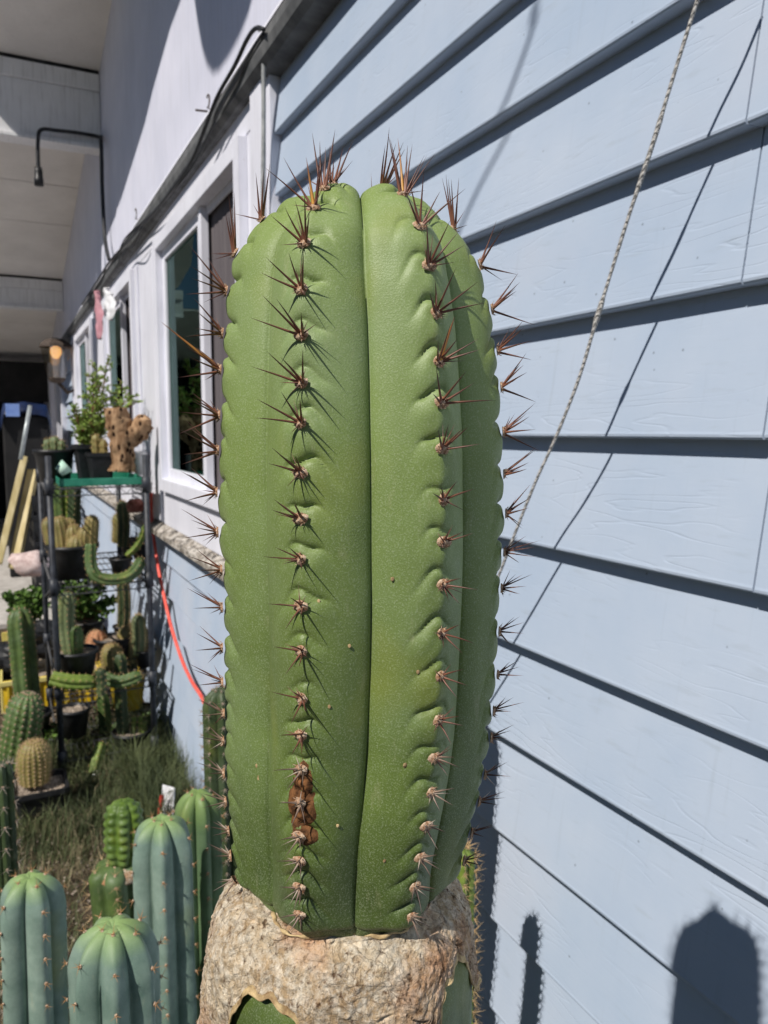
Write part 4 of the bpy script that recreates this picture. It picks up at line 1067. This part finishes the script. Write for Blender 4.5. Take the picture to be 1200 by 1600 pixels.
# second shelf (z .86)
S2 = .868
r_, c, k = potted(115, 905, 4.15, 76, 52, 'black pot crowded with golden round cacti on the second shelf', base=S2)
for dx, dy, w, h, ln, f in ((-36, 0, 26, 52, -10, .2), (-20, -6, 26, 54, -6, 0), (2, 4, 30, 42, 0, .2), (8, -2, 32, 26, 2, -.2), (26, 0, 24, 38, 4, 0), (40, 2, 22, 56, 6, .1), (-4, 6, 28, 50, -2, .4)):
    b = c + RT * dx * .7 * k + Vector((0, 0, 40 * k)) + Vector((0, f * .1, 0)); stalk(r_, [b, b + RT * ln * .5 * k + Vector((0, 0, h * .6 * k)), b + RT * ln * k + Vector((0, 0, h * k))], w, k, 12, M['browncactus'], nu=30, spacing=.014, sp_len=.012, sp_n=4)
r_, c, k = potted(108, 905, 4.75, 36, 40, 'black pot with two tall green columns at the back of the second shelf', base=S2)
b = c + Vector((0, 0, 36 * k)); stalk(r_, [b - RT * 7 * k, b - RT * 9 * k + Vector((0, 0, 130 * k))], 22, k, 5, M['greencactus'])
stalk(r_, [b + RT * 10 * k, b + RT * 16 * k + Vector((0, 0, 92 * k))], 20, k, 5, M['darkcactus'])
stalk(r_, [b + RT * 1 * k, b + RT * 3 * k + Vector((0, 0, 118 * k))], 12, k, 5, M['limecactus'])
# bent cactus, hangs through the shelf front
def lone(px, py, Y, pts, wpx, ribs, mat, label, name='trailing_cactus', **kw):
    c = at(px, py, Y); k = proj(c)[2] / 1200; root = empty(name, c, label, 'cactus')
    stalk(root, [at(*q) for q in pts], wpx, k, ribs, mat, **kw); return root
lone(152, 912, 3.93, [(142, 850, 3.95), (142, 880, 3.93), (150, 900, 3.9), (172, 906, 3.9), (198, 902, 3.9), (214, 888, 3.92), (220, 872, 3.95)], 20, 6, M['greencactus'], 'green cactus bent like a hook along the front edge of the second shelf', c=.66)
r_, c, k = potted(190, 902, 4.05, 34, 30, 'small crumpled black pot with an arching thin cactus, second shelf right', base=S2)
stalk(r_, [at(198, 868, 4.05), at(212, 856, 4.03), at(222, 838, 4.02), at(227, 820, 4.0)], 11, k, 5, M['limecactus'])
tag(MB().lathe([(.001, 0), (.04, 0), (.05, .04), (.03, .07), (.001, .07)], at(212, 800, 4.3), 12).build('clay_pot', simple('reddish_clay', s2l(120, 62, 52), s2l(180, 120, 110), 40, .8, .3), smooth=True), 'small reddish clay dish by the wall behind the rack', 'dish')
G0_ = -.085
# third shelf (z .35)
S3 = .357
r_, c, k = potted(122, 1058, 4.0, 62, 42, 'round black pot with two stubby cacti, front of the third shelf', base=S3 + .04, soil='gravelly')
b = c + Vector((0, 0, 36 * k)); stalk(r_, [b - RT * 10 * k, b - RT * 14 * k + Vector((0, 0, 50 * k)), b - RT * 10 * k + Vector((0, 0, 98 * k))], 26, k, 7, M['greycactus'], c=.68)
stalk(r_, [b - RT * 2 * k, b + RT * 0 * k + Vector((0, 0, 44 * k))], 24, k, 6, M['greencactus'])
r_, c, k = potted(178, 1050, 4.35, 56, 36, 'black pot with striped round cactus at the middle of the third shelf', base=S3, soil='gravelly')
stalk(r_, [at(178, 1050, 4.2), at(173, 1006, 4.2)], 32, k, 14, M['browncactus'], spacing=.02)
stalk(r_, [at(150, 1030, 4.4), at(152, 985, 4.4)], 34, k, 10, simple('dry_brown_skin', s2l(150, 96, 66), s2l(190, 140, 104), 30, .8, .3), spacing=.02)
r_, c, k = potted(212, 1052, 4.4, 44, 30, 'black pot with leaning brown barrel cacti at the right of the third shelf', base=S3, soil='gravelly')
stalk(r_, [at(205, 1030, 4.4), at(198, 980, 4.35)], 34, k, 10, M['browncactus'], spacing=.02)
stalk(r_, [at(216, 1025, 4.4), at(226, 984, 4.35)], 30, k, 9, M['darkcactus'], spacing=.02)
r_, c, k = potted(140, 1045, 4.85, 50, 30, 'black pot of bright leafy green plant at the back of the third shelf', name='potted_plant', cat='potted plant', base=S3)
bush(r_, c + Vector((0, 0, .12)), [at(*q) for q in ((100, 925, 4.85), (112, 910, 4.9), (125, 920, 4.8), (140, 905, 4.9), (150, 930, 4.8), (165, 915, 4.85), (178, 940, 4.85), (150, 955, 4.8), (125, 950, 4.8), (170, 960, 4.8), (95, 950, 4.9))], 9, .034, 'leafdark', gap=.03)
lone(150, 1078, 3.9, [(80, 1060, 3.9), (110, 1066, 3.88), (150, 1066, 3.88)], 26, 6, M['limecactus'], 'yellow green cactus log lying along the left front of the lower shelf', c=.66, front=Vector((0, 0, 1)))
lone(190, 1070, 3.9, [(150, 1052, 3.98), (185, 1066, 3.92), (222, 1054, 3.9)], 22, 6, M['greencactus'], 'green cactus log lying along the right front of the lower shelf', c=.66, front=Vector((0, 0, 1)))
lone(158, 1070, 3.86, [(158, 1085, 3.86), (158, 1062, 3.86), (157, 1044, 3.86)], 16, 8, M['darkcactus'], 'short upright cactus tip between the two lying logs')
for px_, py_, Y_, hh, wp_, b_, mt, lb in (
    (222, 900, 4.6, 70, 18, S2, 'darkcactus', 'black pot with dark upright cactus beside the far right post, second shelf'),
    (206, 900, 4.75, 46, 24, S2, 'browncactus', 'black pot with golden cactus at the back right of the second shelf'),
    (228, 1050, 4.15, 62, 22, S3, 'greycactus', 'black pot with grey green cactus against the right front rack post, third shelf'),
    (196, 1052, 4.7, 84, 20, S3, 'darkcactus', 'black pot with tall dark cactus at the back of the third shelf'),
    (228, 1225, 4.5, 90, 20, G0_, 'darkcactus', 'black pot with dark spiny cactus on the ground beside the wall')):
    r_, c, k = potted(px_, py_, Y_, 32, 26, lb, base=b_, soil='gravelly'); c.x = min(c.x, .60); r_.location.x = r_.location.x
    b = c + Vector((0, 0, 20 * k)); stalk(r_, [b, b + RT * 3 * k + Vector((0, 0, hh * .5 * k)), b + RT * 1 * k + Vector((0, 0, hh * k))], wp_, k, 8, M[mt], spacing=.016, sp_len=.02, sp_n=5)
for px_, py_, Y_, ww_, hh_, lb, tips in (
    (238, 1215, 4.25, 26, 22, 'small black pot of straggly green weeds at the foot of the right rack post', ((225, 1150), (236, 1135), (244, 1160), (230, 1175), (250, 1180))),
    (90, 1225, 4.3, 30, 24, 'black pot of leafy weeds behind the foot of the left rack post', ((70, 1170), (84, 1150), (98, 1160), (108, 1175), (92, 1185))),
    (176, 1222, 4.6, 28, 22, 'small black pot of leafy seedlings far under the rack', ((160, 1150), (175, 1140), (188, 1155), (196, 1170), (182, 1175)))):
    r_, c, k = potted(px_, py_, Y_, ww_, hh_, lb, base=G0_, soil='gravelly', name='potted_plant', cat='potted plant')
    bush(r_, c + Vector((0, 0, hh_ * k * .8)), [at(a_, b_, Y_) for a_, b_ in tips], int(px_), .024, 'leafdark', gap=.03)
# bottom
G0 = -.085
r_, c, k = potted(208, 1236, 4.0, 56, 42, 'black pot with tall dark stems standing under the rack, right', soil='gravelly', base=G0 + .02)
b = c + Vector((0, 0, 36 * k)); stalk(r_, [b - RT * 12 * k, b - RT * 14 * k + Vector((0, 0, 60 * k)), b - RT * 12 * k + Vector((0, 0, 128 * k))], 20, k, 5, M['darkcactus'])
for dx, h in ((4, 28), (14, 30), (20, 20)): stalk(r_, [b + RT * dx * k, b + RT * (dx + 2) * k + Vector((0, 0, h * k))], 7, k, 5, M['limecactus'], nu=16)
r_, c, k = potted(118, 1178, 4.15, 48, 44, 'black pot of gravel standing behind the left front rack post', soil='gravelly', name='pot', cat='pot', base=.04)
r_, c, k = potted(202, 1150, 4.5, 58, 56, 'yellow plastic pot standing under the rack', m='yellow', name='pot', cat='pot', soil='gravelly', base=.02)
r_, c, k = potted(164, 1232, 4.2, 34, 24, 'slim black pot with a tall green column under the rack', base=G0 + .02)
stalk(r_, [at(166, 1215, 4.2), at(166, 1150, 4.2), at(160, 1082, 4.2)], 20, k, 5, M['greencactus'])
stalk(r_, [at(170, 1195, 4.15), at(178, 1150, 4.15), at(184, 1128, 4.15)], 14, k, 5, M['greencactus'])
lone(148, 1215, 3.85, [(147, 1208, 3.85), (152, 1185, 3.9), (160, 1160, 3.95)], 18, 4, M['limecactus'], 'pale green cutting leaning against the pots under the rack')
tag(MB().lathe([(.001, 0), (.03, 0), (.033, .02), (.033, .055), (.022, .07), (.022, .085), (.019, .085), (.018, .07), (.029, .05), (.029, .01), (.001, .008)], at(150, 1232, 3.8), 18).build('jar', M['lampglass'], smooth=True), 'small clear glass jar lying in the grass under the rack', 'jar')
# left of the rack
def crate(label, cx, cy, z, w, d, h, m, slots=True, rot=0, name='crate'):
    root = empty(name, (cx, cy, z), label, 'crate'); root.rotation_euler.z = rot
    t = .012
    def part(nm, *a):
        o = MB().box(*a).mesh(nm, M[m]); return link(nm, o, root)
    for sx in (-1, 1):
        mb = MB()
        x = sx * (w / 2 - t / 2)
        mb.box(x - t / 2, x + t / 2, -d / 2, d / 2, h * .62, h).box(x - t / 2, x + t / 2, -d / 2, d / 2, 0, h * .22)
        for i in range(7):
            y = -d / 2 + d * i / 6; mb.box(x - t / 2, x + t / 2, max(-d / 2, y - .012), min(d / 2, y + .012), h * .22, h * .62)
        link('side', mb.mesh('side', M[m]), root)
        mb = MB(); y = sx * (d / 2 - t / 2)
        mb.box(-w / 2 + t, w / 2 - t, y - t / 2, y + t / 2, h * .62, h).box(-w / 2 + t, w / 2 - t, y - t / 2, y + t / 2, 0, h * .22)
        for i in range(7):
            x = -w / 2 + w * i / 6; mb.box(max(-w / 2 + t, x - .012), min(w / 2 - t, x + .012), y - t / 2, y + t / 2, h * .22, h * .62)
        link('side', mb.mesh('side', M[m]), root)
    part('floor', -w / 2 + t, w / 2 - t, -d / 2 + t, d / 2 - t, .002, .014)
    return root
def ycrate():
    a = onz(20, 1125, -.05); root = empty('crate', (.10, 4.55, -.09), 'yellow plastic tray crate of gravel behind the left rack post', 'crate')
    Y0, Y1, XA, XB, h = 5.02, 5.85, -.06, .50, .20
    t = .014
    for nm, a, m_ in (('side', (XA, XB, Y0, Y0 + t, -.09, -.09 + h), 'yellow'), ('side', (XA, XB, Y1, Y1 + t, -.09, -.09 + h * 1.5), 'paleyellow'), ('side', (XA - t, XA, Y0, Y1, -.09, -.09 + h), 'paleyellow'), ('side', (XB, XB + t, Y0, Y1, -.09, -.09 + h), 'yellow')):
        o = MB().box(*a).build(nm, M[m_], root, bevel=.004)
    MB().box(XA - .02, XB + .02, Y0 - .014, Y0 - .001, -.09 + h - .03, -.09 + h).build('rim', M['paleyellow'], root, bevel=.004)
    for i in range(9): MB().box(XA + .02 + i * .057, XA + .032 + i * .057, Y0 - .010, Y0 - .001, -.088, -.09 + h - .031).build('rib', M['yellow'], root)
    MB().box(XA, XB, Y0 + t, Y1, -.088, .04).build('soil', M['gravelly'], root)
ycrate()
r_, c, k = potted(50, 1170, 4.35, 60, 60, 'deep black pot behind the barrel cactus, left of the rack', base=-.08, soil='gravelly')
stalk(r_, [at(48, 1130, 4.35), at(40, 1060, 4.35), at(30, 950, 4.35)], 42, k, 6, M['greencactus'], nu=90, bump=.001, c=.64, sp_len=.01)
r_, c, k = potted(14, 1262, 3.85, 64, 62, 'square black pot with tall spotted barrel cactus at the left edge', square=1, base=G0 - .04, soil='gravelly')
stalk(r_, [at(26, 1198, 3.85), at(34, 1140, 3.85), at(44, 1082, 3.85)], 56, k, 16, M['greencactus'], nu=90, spacing=.03, c=.74, bump=.003, seg=4, sp_len=.012, sp_mat='sp_grey')
r_, c, k = potted(64, 1275, 3.6, 78, 60, 'square black pot with small round cactus in front of the barrel', square=1, base=G0 - .03, soil='gravelly')
stalk(r_, [at(54, 1222, 3.6), at(52, 1158, 3.6)], 46, k, 18, M['browncactus'], nu=60, spacing=.018, c=.76, seg=4, sp_len=.018, sp_mat='sp_tan')
# plank, crates, pole, stone beyond the rack
for i, (a, b, w, lb) in enumerate((((-2, 880), (38, 715), .05, 'left beige timber board leaning against the dark crates'), ((22, 888), (52, 735), .05, 'right beige timber board leaning against the dark crates'))):
    p0 = onz(a[0], a[1], -.05) if False else at(*a, 8.3); p1 = at(*b, 8.7)
    d = (p1 - p0); m = basis(p0, d, 1, 1); L = d.length
    mb = MB().box(-w, w, -.03, .03, 0, L, mtx=m); tag(mb.build('board', M['plank'], bevel=.004), lb, 'board')
tag(MB().tube([at(32, 718, 8.4), at(47, 634, 8.5)], .02, 10).build('pole', M['alu'], smooth=True), 'short silver metal pole standing up behind the beige boards', 'pole')
for i in range(4):
    p = at(66, 862, 8.2); lab = ('bottom', 'second', 'third', 'top')[i]
    crate(f'black lattice crate left of the rack, {lab} of the stack of four' if i in (0, 3) else f'black lattice crate left of the rack, {lab} from the bottom of its stack', .40 + .02 * (i % 2), 8.5, -.06 + i * .26, .34, .5, .25, 'black', rot=.05 * (-1) ** i)
tarp = empty('covered_cabinet', (.2, 9.6, -.06), 'tall black covered cabinet with a blue tarp folded over its top', 'cabinet')
MB().box(.02, .50, 9.6, 10.3, -.06, 1.77).build('cabinet_body', M['dark_and_shade'], tarp, bevel=.02)
mb = MB(); nx, ny = 14, 14; vs_ = []
for j in range(ny + 1):
    for i in range(nx + 1):
        x = .0 + .52 * i / nx; y = 9.56 + .76 * j / ny; z = 1.93 - .5 * abs(x - .25) * .3 + .012 * noise.noise(Vector((x * 8, y * 5, 0)))
        if j == 0: z -= .13 + .03 * noise.noise(Vector((x * 9, 0, 4)))
        if i in (0, nx): z -= .15
        vs_.append((x, y - (.03 if j == 0 else 0), z))
mb.add(vs_, [(j * (nx + 1) + i, j * (nx + 1) + i + 1, (j + 1) * (nx + 1) + i + 1, (j + 1) * (nx + 1) + i) for j in range(ny) for i in range(nx)])
mb.build('tarp', M['blue'], tarp, smooth=True)
MB().box(.06, .20, 9.50, 9.52, 1.76, 1.90).build('tarp_flap', M['bluelight'], tarp, bevel=.003)
rk = MB(); c = at(48, 882, 6.6); n = 18; vs_ = []
for i in range(9):
    ph = math.pi * i / 8
    for j in range(n):
        th_ = 2 * math.pi * j / n; v = Vector((math.sin(ph) * math.cos(th_) * .15, math.sin(ph) * math.sin(th_) * .13, math.cos(ph) * .10))
        v *= 1 + .45 * noise.noise(v * 9 + Vector((3, 1, 0))); vs_.append(c + v)
rk.add(vs_, [(i * n + j, i * n + (j + 1) % n, (i + 1) * n + (j + 1) % n, (i + 1) * n + j) for i in range(8) for j in range(n)])
tag(rk.build('stone', M['rock'], smooth=True), 'pale pinkish craggy stone on the ground between boards and rack', 'stone')
# black bags, leaves, weeds
def bag(px, py, Y, w, h, label, seed):
    c = at(px, py, Y); vs_ = []; n = 26
    for i in range(15):
        ph = math.pi * i / 14
        for j in range(n):
            t = 2 * math.pi * j / n; v = Vector((math.sin(ph) * math.cos(t) * w, math.sin(ph) * math.sin(t) * w * .8, math.cos(ph) * h))
            q = v * 11 + Vector((seed, 0, 0)); v *= 1 + .35 * noise.noise(q) + .16 * abs(noise.noise(q * 3)); vs_.append(c + v)
    tag(MB().add(vs_, [(i * n + j, i * n + (j + 1) % n, (i + 1) * n + (j + 1) % n, (i + 1) * n + j) for i in range(14) for j in range(n)]).build('plastic_bag', M['black'], smooth=False), label, 'bag')
bag(10, 1030, 5.4, .16, .12, 'crumpled black bag on the ground at the left edge', 2)
bag(62, 1000, 5.5, .16, .12, 'crumpled black bag behind the leafy plant and left rack post', 7)
lf = empty('leafy_plant', at(40, 985, 5.6), 'low leafy green plant on the soil left of the rack', 'plant')
bush(lf, at(45, 975, 5.6), [at(*q) for q in ((12, 935, 5.6), (25, 945, 5.6), (38, 930, 5.7), (50, 935, 5.6), (62, 930, 5.6), (30, 958, 5.5), (72, 950, 5.6))], 21, .045, 'leafdark', gap=.05)
st = MB(); g = random.Random(3)
for i in range(260):
    x = g.uniform(.0, .55); y = g.uniform(5.3, 7.2); z = -.08; s = g.uniform(.02, .05); a = g.uniform(0, 6.28); d = Vector((math.cos(a), math.sin(a), g.uniform(-.1, .6))); e = Vector((-math.sin(a), math.cos(a), g.uniform(-.3, .3)))
    o = Vector((x, y, z + g.uniform(0, .05))); st.add([o, o + d * s + e * s * .4, o + d * s * 2, o + d * s - e * s * .4], [(0, 1, 2), (0, 2, 3)])
tag(st.build('dry_leaves', M['terracotta']), 'scattered dry orange brown leaves', None, None, 'stuff')
gv = MB(); g = random.Random(8)
for i in range(2600):
    x = g.uniform(-.2, .68); y = g.uniform(2.6, 5.6); s = g.uniform(.004, .012); o = Vector((x, y, gz(x, y) + s * .3))
    pts_ = [o + Vector((g.uniform(.6, 1) * s * a, g.uniform(.6, 1) * s * b, g.uniform(.5, 1) * s * c_)) for a, b, c_ in ((1, 0, 0), (0, 1, 0), (-1, 0, 0), (0, -1, 0), (0, 0, 1))]
    gv.add(pts_, [(0, 1, 4), (1, 2, 4), (2, 3, 4), (3, 0, 4)])
tag(gv.build('gravel', M['gravelly']), 'loose pale gravel on the soil', None, None, 'stuff')
def blades(n, xr, yr, h0, h1, w, m, seed, name, label):
    g = random.Random(seed); mb = MB()
    for i in range(n):
        x = g.uniform(*xr); y = g.uniform(*yr)
        if noise.noise(Vector((x * 3.2, y * 3.2, seed))) < -.18 and g.random() < .8: continue
        h = g.uniform(h0, h1) * (1 + .5 * noise.noise(Vector((x * 4, y * 4, 9)))); a = g.uniform(0, 6.28); ln = g.uniform(.2, 1.0) * h
        o = Vector((x, y, gz(x, y) - .003)); d = Vector((math.cos(a), math.sin(a), 0)); s = Vector((-math.sin(a), math.cos(a), 0)) * w * g.uniform(.6, 1.3)
        p1 = o + d * ln * .35 + Vector((0, 0, h * .6)); p2 = o + d * ln + Vector((0, 0, h * g.uniform(.7, 1.0)))
        mb.add([o - s, o + s, p1 + s * .7, p1 - s * .7, p2], [(0, 1, 2, 3), (3, 2, 4)])
    return tag(mb.build(name, M[m]), label, None, None, 'stuff')
blades(20000, (-.35, .73), (1.5, 4.6), .03, .11, .0016, 'grass', 1, 'grass', 'dull green weeds and grass')
blades(7000, (-.35, .73), (1.5, 4.6), .03, .13, .0012, 'straw', 2, 'dry_grass', 'dry straw mixed in the weeds')
blades(5000, (.0, .70), (3.3, 4.6), .05, .17, .0016, 'grass', 12, 'rack_weeds', 'weeds round the rack feet')
blades(2600, (.45, .73), (3.1, 4.2), .12, .30, .0016, 'grass', 5, 'tall_grass', 'taller wispy grass by the wall foot')
# white card with a red mark by the wall foot
cd = empty('sign', at(258, 1262, 3.25), 'small white plastic board with a red stripe leaning by the wall foot', 'sign')
p = at(262, 1262, 3.25); m = basis(p, Vector((.12, .2, 1)), 1, 1, .4)
MB().box(-.045, .045, -.004, .004, -.09, .09, mtx=m).build('board', M['plastic_white'], cd, bevel=.003)
m2 = basis(at(250, 1262, 3.22), Vector((.25, .2, 1)), 1, 1, .4)
MB().box(-.006, .006, -.006, .006, -.07, .05, mtx=m2).build('stripe', M['red'], cd)
# cloth scraps on the cable above window two
def cloth(px, py, X, w, h, m, label, seed, cat='cloth'):
    c = onx(px, py, X); nx, ny = 10, 14; vs_ = []
    for j in range(ny + 1):
        for i in range(nx + 1):
            u, v = i / nx - .5, j / ny; ww = w * (.45 + .75 * math.sin(v * 2.4))
            vs_.append(c + Vector((.02 * math.sin(i * 1.9 + v * 3) + .02 * noise.noise(Vector((u * 4, v * 4, seed))), u * ww, -v * h + .03 * math.sin(u * 5))))
    return tag(MB().add(vs_, [(j * (nx + 1) + i, j * (nx + 1) + i + 1, (j + 1) * (nx + 1) + i + 1, (j + 1) * (nx + 1) + i) for j in range(ny) for i in range(nx)]).build('cloth', M[m], smooth=True), label, cat)
cloth(153, 460, .64, .13, .28, 'tissue', 'faded pink cloth hanging from the cable by the second window', 3)
cloth(170, 455, .64, .26, .16, 'plastic_white', 'white plastic scrap caught on the cable beside the pink cloth', 8)
# wall lantern
ln = empty('wall_lantern', onx(90, 560, .6), 'glass wall lantern with a lit amber bulb near the far door', 'lantern')
c = onx(87, 546, .56)
MB().lathe([(.17, .02), (.165, .05), (.10, .10), (.02, .12), (.001, .12)], c, 8).build('cap', M['iron'], ln)
MB().lathe([(.16, .02), (.09, -.30)], c, 8).build('glass', M['lampglass'], ln)
MB().lathe([(.001, -.36), (.07, -.34), (.095, -.30), (.07, -.29), (.001, -.29)], c, 8).build('base', M['iron'], ln)
MB().lathe([(.001, -.10), (.03, -.09), (.06, -.04), (.055, .01), (.03, .03), (.001, .04)], c, 12).build('bulb', M['bulb'], ln, smooth=True)
MB().tube([c + Vector((0, 0, -.33)), c + Vector((.1, 0, -.45)), c + Vector((.2, 0, -.40))], .02, 8).build('bracket', M['iron'], ln, smooth=True)

# things that repeat
for pre, gname in (('crate', 'black lattice crates stacked left of the rack'), ('board', 'beige boards leaning by the crates'), ('hook', 'screw hooks in the white wall'), ('cable', 'black cables along the ledge'), ('columnar_cactus', 'columnar cacti growing in front of the wall'), ('potted_cactus', 'potted cacti on and around the rack')):
    for o in bpy.data.objects:
        if o.parent is None and o.name.split('.')[0] == pre and 'category' in o and not (pre == 'crate' and 'yellow' in o['label']): o['group'] = gname
